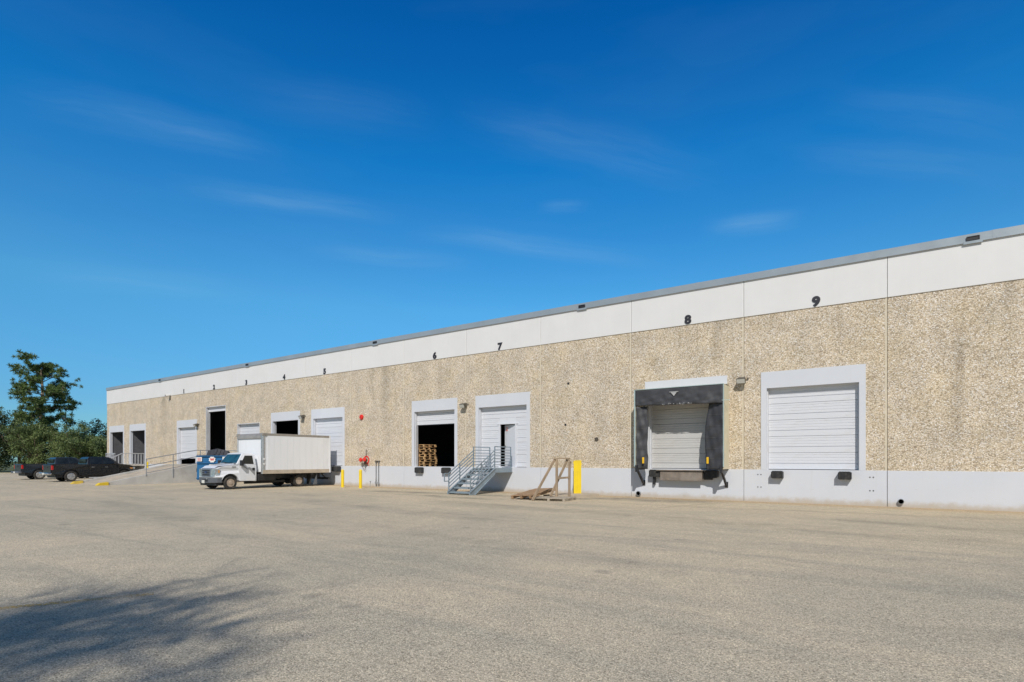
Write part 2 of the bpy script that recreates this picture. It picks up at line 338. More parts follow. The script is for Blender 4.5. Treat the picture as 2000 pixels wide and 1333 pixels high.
pm('rim_rusty', (.48, .40, .32), .6, .3, var=.3, scale=8, dirt=(.22, .11, .06), damt=.7, dscale=6)
pm('rim_alloy', (.62, .62, .63), .3, .8, var=.08, scale=8)
pm('pickup_black', (.010, .011, .012), .3, var=.2, coat=.35, dscale=1.6)
pm('pickup_slate', (.016, .022, .03), .3, var=.2, coat=.35, dscale=1.6)
pm('tail_red', (.5, .012, .012), .25, coat=.6)
pm('amber', (.52, .25, .08), .3, coat=.4)
pm('lens_clear', (.36, .39, .40), .12, .3, var=.3, scale=9, coat=.6)
pm('decal_grey', (.27, .275, .29), .5)
pm('plate_white', (.7, .7, .66), .5)
pm('emblem_blue', (.03, .06, .16), .3, coat=.5)
pm('dumpster_blue', (.004, .115, .29), .5, var=.14, scale=2, dirt=(.03, .10, .19), damt=.5, dscale=2.5)
pm('worn_print', (.42, .42, .42), .7, var=.3, scale=20)
pm('lid_black', (.045, .047, .055), .5, var=.2)
pm('sticker_white', (.75, .75, .74), .6)
pm('bark', (.17, .125, .095), .95, var=.35, scale=4, bump=.6, bscale=12, stretch=(1, 1, .3))
pm('bark_pale', (.30, .235, .18), .95, var=.3, scale=4, bump=.6, bscale=12, stretch=(1, 1, .3))
pm('grass', (.085, .10, .035), .95, var=.5, scale=2.5, dirt=(.16, .14, .07), damt=.7, dscale=.4)
pm('rail_pipe', (.30, .32, .35), .5, .4, var=.15)
pm('paint_rail_grey', (.42, .44, .47), .6, var=.08)
pm('cam_white', (.8, .8, .8), .4)

def mat_glass(name, col, rough=.05):
    m, nt, b, co = newmat(name)
    f = NOISE(nt, co, 2.2, 3.0)
    c = MX(nt, RNG(nt, f, .35, .65), tuple(x * .7 for x in col), tuple(x * 1.3 for x in col))
    nt.links.new(c, b.inputs['Base Color'])
    b.inputs['Roughness'].default_value = rough; b.inputs['Specular IOR Level'].default_value = .5; b.inputs['Coat Weight'].default_value = .0
    MATS[name] = m
mat_glass('windshield', (.02, .075, .10)); mat_glass('dark_glass', (.014, .017, .018))  # windshield: teal of the reflected sky is put into the base colour

# ------------------------------------------------------------------ mesh helpers
class MB:
    def __init__(s): s.v = []; s.f = []
    def add(s, vs, fs):
        o = len(s.v); s.v += [tuple(v) for v in vs]; s.f += [tuple(i + o for i in f) for f in fs]; return s
    def box(s, x0, x1, y0, y1, z0, z1, M=None):
        vs = [(x, y, z) for z in (z0, z1) for y in (y0, y1) for x in (x0, x1)]
        if M: vs = [M @ Vector(v) for v in vs]
        return s.add(vs, [(0, 2, 3, 1), (4, 5, 7, 6), (0, 1, 5, 4), (2, 6, 7, 3), (0, 4, 6, 2), (1, 3, 7, 5)])
    def bar(s, a, b, w, h, up=(0, 0, 1)):
        a = Vector(a); b = Vector(b); d = (b - a).normalized(); u = Vector(up)
        r = d.cross(u)
        if r.length < 1e-4: r = d.cross(Vector((0, 1, 0)))
        r.normalize(); u = r.cross(d)
        vs = [p + r * (i * w / 2) + u * (j * h / 2) for p in (a, b) for i, j in ((-1, -1), (1, -1), (1, 1), (-1, 1))]
        return s.add(vs, [(3, 2, 1, 0), (4, 5, 6, 7), (0, 1, 5, 4), (1, 2, 6, 5), (2, 3, 7, 6), (3, 0, 4, 7)])
    def tube(s, pts, rad, n=8, caps=True):
        pts = [Vector(p) for p in pts]
        rads = rad if isinstance(rad, (list, tuple)) else [rad] * len(pts)
        rings = []
        for i, p in enumerate(pts):
            d = (pts[min(i + 1, len(pts) - 1)] - pts[max(i - 1, 0)]).normalized()
            r = d.cross(Vector((0, 0, 1)))
            if r.length < 1e-3: r = d.cross(Vector((1, 0, 0)))
            r.normalize(); u = r.cross(d)
            rings.append([p + (r * math.cos(2 * math.pi * k / n) + u * math.sin(2 * math.pi * k / n)) * rads[i] for k in range(n)])
        vs = [v for rg in rings for v in rg]; fs = []
        for i in range(len(pts) - 1):
            for k in range(n):
                a = i * n + k; b2 = i * n + (k + 1) % n
                fs.append((a, b2, b2 + n, a + n))
        if caps:
            fs.append(tuple(reversed(range(n)))); fs.append(tuple((len(pts) - 1) * n + k for k in range(n)))
        return s.add(vs, fs)
    def lathe(s, prof, axis='z', n=20, M=None, closed=False):   # prof: (r, h)
        vs = []; fs = []
        for r, h in prof:
            for k in range(n):
                a = 2 * math.pi * k / n; x, y = r * math.cos(a), r * math.sin(a)
                p = (x, y, h) if axis == 'z' else ((h, x, y) if axis == 'x' else (y, h, x))
                vs.append(M @ Vector(p) if M else Vector(p))
        m = len(prof)
        for i in range(m if closed else m - 1):
            for k in range(n):
                a = i * n + k; b2 = i * n + (k + 1) % n; c2 = ((i + 1) % m) * n
                fs.append((a, b2, c2 + (k + 1) % n, c2 + k))
        if not closed:
            if prof[0][0] > 1e-4: fs.append(tuple(reversed(range(n))))
            if prof[-1][0] > 1e-4: fs.append(tuple((m - 1) * n + k for k in range(n)))
        return s.add(vs, fs)
    def prism(s, poly, fa, fb):       # poly of 2-D points; fa, fb map a point to 3-D at both ends
        n = len(poly); vs = [fa(p) for p in poly] + [fb(p) for p in poly]
        tr = tessellate_polygon([[Vector((p[0], p[1], 0)) for p in poly]])
        fs = [tuple(t) for t in tr] + [tuple(i + n for i in reversed(t)) for t in tr]
        fs += [(i, (i + 1) % n, (i + 1) % n + n, i + n) for i in range(n)]
        return s.add(vs, fs)
    def quad(s, a, b, c, d): return s.add([a, b, c, d], [(0, 1, 2, 3)])
    def mesh(s, name, mat):
        me = bpy.data.meshes.new(name); me.from_pydata(s.v, [], s.f)
        bm = bmesh.new(); bm.from_mesh(me); bmesh.ops.recalc_face_normals(bm, faces=bm.faces); bm.to_mesh(me); bm.free()
        me.materials.append(MATS[mat]); return me
    def build(s, name, mat, parent=None, smooth=False, bevel=0.0, label=None, segs=2):
        me = s.mesh(name, mat)
        return link(name, me, parent, smooth, bevel, label, segs)
def link(name, me, parent=None, smooth=False, bevel=0.0, label=None, segs=2):
    o = bpy.data.objects.new(name, me); COL.objects.link(o)
    if parent: o.parent = parent
    if smooth:
        me.shade_smooth() if hasattr(me, 'shade_smooth') else None
        me.set_sharp_from_angle(angle=R(40))
    if bevel:
        b = o.modifiers.new('bevel', 'BEVEL'); b.width = bevel; b.segments = segs; b.limit_method = 'ANGLE'; b.angle_limit = R(35)
    if label: o['label'] = label
    return o
def thing(name, label, cat, loc=(0, 0, 0), rz=0.0, group=None):
    o = bpy.data.objects.new(name, None); COL.objects.link(o); o.location = loc; o.rotation_euler = (0, 0, rz)
    o.empty_display_size = .2
    return tag(o, label, cat, group)
def tag(o, label=None, cat=None, group=None, kind=None):
    if label: o['label'] = label
    if cat: o['category'] = cat
    if group: o['group'] = group
    if kind: o['kind'] = kind
    return o
def copy_tree(o, parent=None):
    c = o.copy(); COL.objects.link(c); c.parent = parent
    for ch in list(o.children): copy_tree(ch, c)
    return c
def textmesh(txt, size, depth, offset=0.0):
    cu = bpy.data.curves.new('glyph', 'FONT'); cu.body = txt; cu.size = size; cu.extrude = depth; cu.offset = offset
    cu.align_x = 'CENTER'; cu.resolution_u = 4
    o = bpy.data.objects.new('glyph', cu); COL.objects.link(o)
    dg = bpy.context.evaluated_depsgraph_get()
    me = bpy.data.meshes.new_from_object(o.evaluated_get(dg))
    bpy.data.objects.remove(o); bpy.data.curves.remove(cu)
    return me

# ------------------------------------------------------------------ ground
g = MB(); g.quad((-600, -900, 0), (900, -900, 0), (900, 400, 0), (-600, 400, 0))
o = g.build('ground', 'grass'); o['kind'] = 'structure'; o.location.z = -0.03
g = MB(); g.quad((-92.5, -140, 0), (140, -140, 0), (140, 3, 0), (-92.5, 3, 0))
o = g.build('parking_lot', 'pavement'); o['kind'] = 'structure'
g = MB(); g.quad((-8.05, -21.35, 0), (-7.93, -21.39, 0), (-7.22, -19.95, 0), (-7.33, -19.9, 0))
g.quad((-9.3, -24.1, 0), (-9.18, -24.15, 0), (-7.93, -21.39, 0), (-8.05, -21.35, 0))
o = g.build('parking_line', 'worn_yellow_paint'); o['kind'] = 'structure'; o.location.z = .004

# ------------------------------------------------------------------ the warehouse
J0, PW = -0.665, 4.59
WH = thing('warehouse', 'long tan pebble-faced warehouse with white parapet band and numbered loading doors', 'building', (0, 0, 0))
Z_BASE, Z_BAND, Z_TOP, Z_COP = 1.21, 7.05, 8.42, 8.67
OPW, SURW, OPT, SURT = 2.966 / 2, 3.36 / 2, 4.26, 4.87
FLOOR = 1.20
def cx(k): return J0 - (k - .5) * PW
# kind of door in each panel, counted leftwards from the first joint
DOORS = {1: 'closed9', 2: 'closed8', 4: 'closed7', 5: 'open6', 7: 'closed5', 8: 'open4', 9: 'bare3', 10: 'tall2', 11: 'gap1', 13: 'alcove', 14: 'alcove'}
SMOOTH_Y = -0.03     # smooth bands stand proud of the pebble face (y = 0)
GAP = .008
def cells(x0, x1, z0, z1, hole):
    if not hole: return [(x0, x1, z0, z1)]
    a, b, c, d = hole; out = [(x0, a, z0, z1), (b, x1, z0, z1)]
    if d < z1: out.append((a, b, d, z1))
    if c > z0: out.append((a, b, z0, c))
    return out
for k in range(-3, 15):
    x0, x1 = J0 - k * PW + GAP, J0 - (k - 1) * PW - GAP
    d = DOORS.get(k); c = cx(k)
    if d is None: hole = None
    elif d == 'bare3': hole = (c - OPW, c + OPW, Z_BASE, OPT)
    elif d == 'tall2': hole = (c - OPW, c + OPW, Z_BASE, 5.77)
    else: hole = (c - SURW, c + SURW, Z_BASE, SURT)
    m = MB()
    for (a, b, z0, z1) in cells(x0, x1, Z_BASE, Z_BAND, hole): m.box(a, b, 0, .19, z0, z1)
    m.build('aggregate_panel', 'aggregate', WH)
    m = MB(); m.box(x0, x1, SMOOTH_Y, .19, Z_BAND, Z_TOP); m.build('parapet_panel', 'white_concrete', WH, bevel=.006)
    m = MB(); m.box(x0, x1, SMOOTH_Y + .004, .19, -.3, Z_BASE); m.build('base_panel', 'white_base', WH, bevel=.006)
    # joint sealant left of this panel
    if k < 14:
        xj = J0 - k * PW
        m = MB(); m.box(xj - .06, xj - GAP - .001, -.005, -.0005, Z_BASE, Z_BAND - .001); m.build('smooth_margin', 'caulk', WH)
        m = MB(); m.box(xj - GAP, xj + GAP, .045, .06, -.2, Z_TOP - .01); m.build('joint_sealant', 'caulk_dark', WH)
        m = MB(); m.box(xj - .045, xj - GAP - .001, SMOOTH_Y - .003, SMOOTH_Y + .01, Z_BAND + .004, Z_TOP - .012); m.build('joint_edge', 'caulk_white', WH)
XL, XR = J0 - 14 * PW, J0 + 4 * PW
# coping: pieces of sheet metal, 10 ft long, with slip joints
px_ = XL - .03
while px_ < XR:
    e = min(px_ + 3.05, XR)
    m = MB(); m.box(px_ + .003, e - .003, -.075, .34, Z_TOP + .0, Z_COP); m.box(px_ + .003, e - .003, -.085, -.072, Z_TOP - .015, Z_TOP + .02)
    m.build('coping', 'coping_metal', WH)
    m = MB(); m.box(e - .1, e + .1, -.079, .3, Z_TOP + .012, Z_COP + .004); m.build('coping_joint', 'coping_metal', WH)
    px_ = e
# scuppers every three panels
for xs_ in (wx for wx in (1.58, -12.2, -25.97, -39.7, -53.5)):
    sc = MB(); sc.box(xs_ - .24, xs_ + .24, -.10, -.086, Z_TOP - .06, Z_TOP + .03); f = sc.build('scupper_flange', 'coping_metal', WH)
    sc = MB()
    for (a, b, z0, z1) in cells(xs_ - .165, xs_ + .165, Z_TOP + .035, Z_TOP + .16, (xs_ - .145, xs_ + .145, Z_TOP + .05, Z_TOP + .145)): sc.box(a, b, -.115, -.09, z0, z1)
    sc.box(xs_ - .15, xs_ + .15, -.10, -.088, Z_TOP + .04, Z_TOP + .17)
    sc.build('scupper', 'black_paint', WH)
# shell
m = MB(); m.box(XL, XL + .2, .19, 36, -.3, Z_TOP); m.build('side_wall', 'white_concrete', WH)
m = MB(); m.box(XR - .2, XR, .19, 36, -.3, Z_TOP); m.build('side_wall', 'white_concrete', WH)
m = MB(); m.box(XL, XR, 36, 36.2, -.3, Z_TOP); m.build('rear_wall', 'interior', WH)
m = MB(); m.box(XL, XR, .3, 36.2, 7.7, 8.1); m.build('roof', 'roof_membrane', WH)
m = MB(); m.box(XL + .2, XR - .2, .191, 36, -.2, FLOOR); m.build('interior_floor', 'interior_floor', WH)
m = MB(); m.box(XL + .2, XR - .2, 12, 12.1, FLOOR, 7.69); m.build('interior_partition', 'interior', WH)
m = MB()
for k in range(-3, 15):
    d = DOORS.get(k); c = cx(k)
    hole = None if d is None else (c - OPW - .25, c + OPW + .25, FLOOR, (5.95 if d == 'tall2' else 4.5))
    for (a, b, z0, z1) in cells(J0 - k * PW, J0 - (k - 1) * PW, FLOOR, 7.69, hole): m.box(a, b, .195, .215, z0, z1)
m.build('inner_lining', 'interior', WH)

# door surrounds: smooth, flush with the base, framing the opening
for k, d in DOORS.items():
    c = cx(k)
    if d in ('bare3', 'tall2'):
        t = OPT if d == 'bare3' else 5.77
        m = MB(); m.box(c - OPW, c - OPW + .05, -.012, .3, Z_BASE, t); m.box(c + OPW - .05, c + OPW, -.012, .3, Z_BASE, t); m.box(c - OPW + .05, c + OPW - .05, -.012, .3, t - .05, t)
        m.build('steel_door_frame', 'door_frame_steel', WH)
        if d == 'tall2':
            m = MB(); m.box(c - OPW + .05, c + OPW - .05, .17, .24, t - .40, t - .05); m.build('raised_door_edge', 'door_white', WH, bevel=.01)
        continue
    m = MB()
    for (a, b, z0, z1) in cells(c - SURW, c + SURW, Z_BASE, SURT, (c - OPW, c + OPW, Z_BASE, OPT)): m.box(a, b, SMOOTH_Y + .002, .19, z0, z1)
    m.build('door_surround', 'white_base', WH)
    if d != 'alcove':
        m = MB(); m.box(c - OPW - .02, c - OPW + .035, .08, .25, FLOOR, OPT); m.box(c + OPW - .035, c + OPW + .02, .08, .25, FLOOR, OPT)
        m.build('door_track', 'door_frame_steel', WH)

# sectional doors: each section is one ribbed steel panel
SEC_H = .612
def section_mesh(w, skip=None, h=SEC_H, side=None):
    prof = [(0, 0.004), (0, .20), (.020, .207), (.020, .226), (0, .229), (0, .31), (.009, .316), (.009, .326), (0, .332), (0, .41), (.009, .416), (.009, .426), (0, .432), (0, .51), (.009, .516), (.009, .526), (0, .532), (0, h - .012), (.016, h - .004), (.05, h - .004), (.05, .004)]
    prof = [(y, z if z < .23 else z) for y, z in prof]
    m = MB()
    segs = [(-w, w)] if skip is None else [(-w, skip[0]), (skip[1], w)]
    for a, b in (segs if side is None else segs[side:side + 1]):
        m.prism(prof, lambda p: (a, p[0], p[1]), lambda p: (b, p[0], p[1]))
    return m.mesh('door_section', 'door_white')
SEC = section_mesh(OPW - .005)
GREY_SEC = SEC.copy(); GREY_SEC.materials[0] = pm('door_grey', (.55, .545, .535), .45, var=.05, scale=1.2, dirt=(.40, .38, .35), damt=.4, dscale=1.4, stretch=(1, 1, 3))
BARE_SEC = section_mesh(OPW - .055)
def make_door(k, zbot, n, y=.20, me=SEC):
    d = bpy.data.objects.new('loading_door', None); COL.objects.link(d); d.parent = WH; d.location = (cx(k), y, zbot)
    for i in range(n):
        o = link('door_section', me, d); o.location = (0, 0, i * SEC_H)
    s = MB(); s.box(-OPW + .06, OPW - .06, -.012, .05, -.035, .003); s.build('bottom_seal', 'black_paint', d)
    return d
make_door(1, FLOOR + .03, 5); make_door(2, FLOOR + .03, 5, me=GREY_SEC); make_door(7, FLOOR + .03, 5); make_door(9, FLOOR + .03, 5, me=BARE_SEC)
make_door(11, FLOOR + .50, 5); make_door(5, 3.53, 2)
# door 7 has a small door cut into it
c7 = cx(4); wx0, wx1 = -17.02 - c7, -16.03 - c7
d7 = bpy.data.objects.new('loading_door', None); COL.objects.link(d7); d7.parent = WH; d7.location = (c7, .20, FLOOR + .03)
d7['label'] = 'loading door with a small personnel door cut in it'
cutL = section_mesh(OPW - .005, (wx0, wx1), side=0); cutR = section_mesh(OPW - .005, (wx0, wx1), side=1)
for i in range(5):
    for me in ([cutL, cutR] if i < 4 else [SEC]):
        o = link('door_section', me, d7); o.location = (0, 0, i * SEC_H)
m = MB(); m.box(wx0 - .05, wx0 + .03, -.03, .05, -.02, 2.13); m.box(wx1 - .03, wx1 + .05, -.03, .05, -.02, 2.13); m.box(wx0 - .13, wx1 + .13, -.035, .05, 2.13, 2.19); m.build('personnel_door_frame', 'door_white', d7)
m = MB(); m.box(wx0, wx1, .0, .05, 2.19, 4 * SEC_H); m.build('header_panel', 'door_white', d7)
# leaf ajar, swung inwards on its right edge
hx = wx1 - .04
lf = MB(); M = Matrix.Translation((hx, .03, 0)) @ Matrix.Rotation(R(-17), 4, 'Z')
lf.box(-.88, 0, 0, .045, .01, 2.10, M); lf.build('personnel_door', 'door_white', d7)
lf = MB(); lf.box(-.86, -.79, -.05, -.004, .98, 1.06, M); lf.build('door_handle', 'dark_metal', d7)
lf = MB(); lf.box(-.80, -.58, -.008, -.002, 1.78, 2.02, M); lf.build('warning_sticker', 'sticker_white', d7)
lf = MB()
for i in range(3): lf.box(-.77, -.61, -.014, -.009, 1.81 + i * .068, 1.845 + i * .068, M)
lf.build('sticker_print', 'red_plain', d7)
m = MB(); m.box(wx0 + .03, wx1 - .03, -.02, .06, -.02, .02); m.build('threshold', 'door_frame_steel', d7)

# alcove interiors of the two leftmost openings
for k in (13, 14):
    c = cx(k)
    m = MB(); m.box(c - OPW - .25, c - OPW - .05, .22, 3.2, FLOOR, 4.6); m.box(c + OPW + .05, c + OPW + .25, .22, 3.2, FLOOR, 4.6)
    m.box(c - OPW - .05, c + OPW + .05, 3.0, 3.2, FLOOR, 4.6); m.box(c - OPW - .05, c + OPW + .05, .22, 3.0, 4.4, 4.6)
    m.build('alcove_wall', 'alcove_grey', WH)
c = cx(13)
m = MB(); m.box(c - OPW, c + OPW, 2.5, 2.6, 3.2, 4.38); m.build('half_raised_door', 'door_white', WH)

# numerals
NUMS = (('9', -2.79), ('8', -7.40), ('7', -16.84), ('6', -21.24), ('5', -30.76), ('4', -35.17), ('3', -39.88), ('2', -44.45), ('1', -49.28))
for t, nx_ in NUMS:
    me = textmesh(t, .46, .012, .022); me.materials.append(MATS['numeral'])
    o = link('door_number', me, WH, label='black numeral %s on the white band' % t)
    o.rotation_euler = (R(90), 0, 0); o.location = (nx_, SMOOTH_Y - .013, 7.10); o.scale = (1.12, 1, 1)

# holes, anchors
m = MB(); Mx = Matrix.Translation((-11.51, -.004, 2.49))
m.lathe([(.10, 0), (.10, .02), (.0, .02)], 'y', 14, Mx); m.build('wall_hole', 'brass_dark', WH)
m = MB()
for (ax, az) in ((-4.75, 1.02), (-4.64, 1.02), (-4.75, .55), (-4.64, .55), (-1.16, .98), (-1.06, .98), (-1.16, .52), (-1.06, .52)):
    m.box(ax - .018, ax + .018, -.033, -.02, az - .018, az + .018)
m.build('anchor_plug', 'dark_metal', WH)
m = MB()
for (ax, az) in ((-12.95, 5.1), (-13.1, 3.2), (-9.85, 1.16)): m.box(ax - .05, ax + .05, -.006, .02, az - .05, az + .05)
m.build('patched_hole', 'dark_metal', WH)

# ------------------------------------------------------------------ fixtures on the wall
def bumper(x, y0, w, h, dep, lab, z1=1.17):
    t = thing('dock_bumper', lab, 'bumper', (x, y0, z1 - h), 0, 'rubber dock bumpers')
    m = MB()
    n = 8
    for i in range(n): m.box(-w / 2 + i * w / n, -w / 2 + (i + 1) * w / n - .006, -dep, 0, 0, h - .004 * (i % 2))
    m.build('rubber_pad', 'rubber', t, bevel=.008)
    m = MB(); m.box(-w / 2 - .03, -w / 2 - .004, -dep - .02, 0, .02, h - .03); m.box(w / 2 + .003, w / 2 + .03, -dep - .02, 0, .02, h - .03); m.build('steel_plate', 'dark_metal', t)
    return t
bumper(cx(1) - 1.09, SMOOTH_Y, .33, .28, .22, 'left of two black dock bumpers under door 9')
bumper(cx(1) + 1.07, SMOOTH_Y, .34, .28, .22, 'right of two black dock bumpers under door 9')
bumper(cx(2) - 1.17, SMOOTH_Y, .40, .30, .25, 'left bumper under the black dock shelter of door 8')
bumper(cx(2) + 1.13, SMOOTH_Y, .40, .30, .25, 'right bumper under the black dock shelter of door 8')
bumper(cx(5) - 1.0, SMOOTH_Y, .46, .32, .18, 'left dock bumper under open door 6 with the pallets')
bumper(cx(5) + .98, SMOOTH_Y, .46, .32, .18, 'right dock bumper under open door 6, near the metal stairs')
bumper(cx(7) + 1.08, SMOOTH_Y, .5, .34, .25, 'dock bumper on the wall behind the white box truck', 1.19)
bumper(cx(11) - 1.05, SMOOTH_Y, .46, .22, .15, 'left dock bumper under door 1 beyond the ramp railing', 1.17)

# dock leveller under door 8
t = thing('dock_leveler', 'rusty steel dock plate below the door inside the black shelter', 'dock leveler', (cx(2) - .05, SMOOTH_Y, .74))
m = MB(); m.box(-.86, .86, -.30, -.27, 0, .37); m.box(-.86, .86, -.27, -.02, .32, .37); m.build('lip_plate', 'rusty_plate', t, bevel=.006)
m = MB(); m.box(-.80, -.74, -.27, -.01, .05, .32); m.box(.74, .80, -.27, -.01, .05, .32); m.build('bracket', 'dark_metal', t)
m = MB(); m.box(-1.0, 1.0, -.36, .1, .395, .43); m.build('deck_edge', 'rusty_plate', t)
m = MB(); m.box(.88, 1.2, -.16, -.02, .05, .34); m.build('control_box', 'dark_metal', t)

# black fabric dock shelter of door 8
c8 = cx(2); SD = .80
sh = thing('dock_shelter', 'black fabric dock shelter round the door marked 8', 'dock shelter', (c8, SMOOTH_Y, 0))
rng = random.Random(3)
def fabric(name, x0, x1, z0, z1, nx, nz, fn, mat='shelter_fabric'):
    m = MB(); vs = []; fs = []
    for j in range(nz + 1):
        for i in range(nx + 1):
            u, v = i / nx, j / nz; x = x0 + (x1 - x0) * u; z = z0 + (z1 - z0) * v
            y, dz, dx = fn(u, v, x, z); vs.append((x + dx, y, z + dz))
    for j in range(nz):
        for i in range(nx):
            a = j * (nx + 1) + i; fs.append((a, a + 1, a + nx + 2, a + nx + 1))
    m.add(vs, fs)
    o = m.build(name, mat, sh, smooth=True)
    s = o.modifiers.new('thick', 'SOLIDIFY'); s.thickness = .012
    return o
def folds(x, z, s):  # diagonal wrinkles
    return .020 * math.sin(9 * x + 7 * z + s) * math.sin(2.3 * z + s * 2) + .014 * math.sin(15 * z - 8 * x + s) + .010 * math.sin(23 * x + 5 * z)
HB, HT = 3.74, 4.42
fabric('head_curtain', -1.77, 1.73, HB, HT, 48, 12, lambda u, v, x, z: (-SD - .01 + folds(x, z * 2, 1) * (1 - v) * .9, (.03 * math.sin(u * 13) * .25 - .09 * u + .05) * (1 - v) + .03 * u, 0))
sl_ = lambda u, v, x, z: (-SD + .03 + folds(x, z, 4) * .9 + .10 * u, 0, (.02 * math.sin(5 * z)) * u)
fabric('side_curtain', -1.75, -1.29, 1.20, HB + .02, 14, 40, sl_)
sr_ = lambda u, v, x, z: (-SD + .03 + folds(x, z, 2) * .9 + .16 * (1 - u), 0, (.34 * max(0, v - .60) ** 1.2 - .05 * math.sin(v * 3.1)) * (1 - u))
fabric('side_curtain', 1.06, 1.72, 1.20, HB + .02, 14, 40, sr_)
# horizontal stitched wear strips on the side curtains, following the cloth
for sx0, sx1, fn in ((-1.75, -1.29, sl_), (1.06, 1.72, sr_)):
    for z in ((2.0, 2.86) if sx0 < 0 else (1.62, 2.0, 2.42, 2.86, 3.3)):
        m = MB(); vs = []; n_ = 14
        for zz in (z, z + .016):
            for i in range(n_ + 1):
                u = i / n_; x = sx0 + (sx1 - sx0) * u; y, dz, dx = fn(u, (zz - 1.2) / (HB - 1.18), x, zz); vs.append((x + dx, y - .010, zz))
        m.add(vs, [(i, i + 1, i + n_ + 2, i + n_ + 1) for i in range(n_)])
        m.build('wear_strip', 'shelter_seam', sh)
m = MB(); m.box(1.72, 1.75, -SD + .03, -.0, 1.22, HT + .02); m.build('side_fabric', 'shelter_side', sh)
m = MB(); m.box(-1.80, -1.77, -SD + .03, -.0, 1.22, HT + .02); m.build('side_fabric', 'shelter_side', sh)
m = MB(); m.add([(-1.80, -SD + .02, HT + .02), (1.75, -SD + .02, HT + .02), (1.75, 0, HT + .12), (-1.80, 0, HT + .12), (-1.80, -SD + .02, HT), (1.75, -SD + .02, HT), (1.75, 0, HT + .10), (-1.80, 0, HT + .10)],
                [(0, 1, 2, 3), (7, 6, 5, 4), (0, 4, 5, 1), (2, 6, 7, 3), (1, 5, 6, 2), (0, 3, 7, 4)]); m.build('roof_fabric', 'shelter_side', sh)
m = MB(); m.box(-1.82, -1.775, -SD - .03, -SD + .03, 1.3, HT + .03); m.box(1.735, 1.765, -SD - .02, -SD + .03, 1.3, HT + .03); m.box(-1.80, 1.75, -SD - .03, -SD + .02, HT + .02, HT + .045)
m.build('edge_trim', 'shelter_edge', sh)
for s_, x in ((-1, -1.72), (1, 1.66)):
    m = MB(); m.bar((x, -SD + .02, 1.22), (x, -.01, .55), .07, .09); m.bar((x, -SD + .04, 1.20), (x, 0, 1.20), .07, .07); m.box(x - .05, x + .05, -SD - .03, -SD + .09, 1.08, 1.36); m.box(x - .06, x + .06, -.03, 0, .50, .72)
    m.build('brace', 'black_paint', sh)
m = MB(); m.box(-1.28, -1.20, -.14, -.01, .55, 1.15); m.build('guide_post', 'black_paint', sh)
for x in (-1.42, 1.17):
    m = MB(); m.box(x - .04, x + .04, -SD - .045, -SD - .02, 1.43, 1.68); m.build('reflector', 'reflector', sh, bevel=.006)
# white maker's triangle and worn print on the head curtain
m = MB(); y = -SD - .052
m.add([(-.26, y, 4.25), (-.02, y, 4.25), (-.14, y, 4.10), (-.26, y + .006, 4.25), (-.02, y + .006, 4.25), (-.14, y + .006, 4.10)], [(0, 1, 2), (5, 4, 3), (0, 3, 4, 1), (1, 4, 5, 2), (2, 5, 3, 0)])
m.box(-.32, .04, y, y + .006, 4.258, 4.283); m.build('printed_triangle', 'worn_print', sh)
m = MB()
for i in range(34):
    x = -.75 + rng.random() * 1.25 + .1; w = rng.uniform(.008, .035); z = HB + .045 + rng.uniform(-.02, .04) - (x + .8) * .02
    m.box(x, x + w, -SD - .060, -SD - .054, z, z + rng.uniform(.006, .03))
m.build('worn_print', 'worn_print', sh)
m = MB(); m.bar((1.70, -SD - .03, 3.83), (1.96, -SD + .1, 3.84), .02, .02); m.build('loose_strap', 'shelter_edge', sh)

# wall lamps
def wall_lamp(x, z, lab, tilt=28):
    t = thing('wall_lamp', lab, 'lamp', (x, 0, z), 0, 'floodlights on the pebble wall'); t.scale = (.82, .82, .82)
    m = MB(); m.box(-.13, .13, -.09, 0, -.17, .10); m.build('wall_box', 'lamp_bronze', t, bevel=.012)
    M = Matrix.Translation((0, -.08, .0)) @ Matrix.Rotation(R(tilt), 4, 'X')
    m = MB(); m.add([M @ Vector(v) for v in ((-.15, 0, -.05), (.15, 0, -.05), (.15, 0, .12), (-.15, 0, .12), (-.20, -.30, -.10), (.20, -.30, -.10), (.20, -.30, .16), (-.20, -.30, .16))],
                    [(0, 3, 2, 1), (0, 1, 5, 4), (1, 2, 6, 5), (2, 3, 7, 6), (3, 0, 4, 7), (4, 5, 6, 7)]); m.build('housing', 'lamp_bronze', t, bevel=.01)
    m = MB(); m.box(-.175, .175, -.312, -.303, -.075, .13, M); m.build('lens', 'lamp_lens', t)
    m = MB(); m.tube([(.2, -.05, .02), (.27, -.05, .02)], .035, 8); m.build('photocell', 'lamp_bronze', t)
    return t
wall_lamp(-5.30, 4.66, 'wall floodlight at the joint between doors 8 and 9')
wall_lamp(-19.10, 4.46, 'wall floodlight between doors 6 and 7')
wall_lamp(-33.0, 4.47, 'wall floodlight between doors 4 and 5, above the box truck')
wall_lamp(-47.0, 4.42, 'wall floodlight beside door 1, left of the tall open doorway')

# camera under the parapet
t = thing('security_camera', 'small white security camera below the parapet near numeral 1', 'camera', (-51.7, 0, 7.05))
m = MB(); m.box(-.06, .06, -.05, 0, -.35, .05); m.build('mount', 'brass_dark', t)
m = MB(); M = Matrix.Rotation(R(12), 4, 'X'); m.box(-.10, .06, -.40, -.04, .02, .17, M); m.build('body', 'cam_white', t, bevel=.02)
m = MB(); m.box(-.07, .03, -.415, -.40, .04, .14, M); m.build('lens', 'black_paint', t)

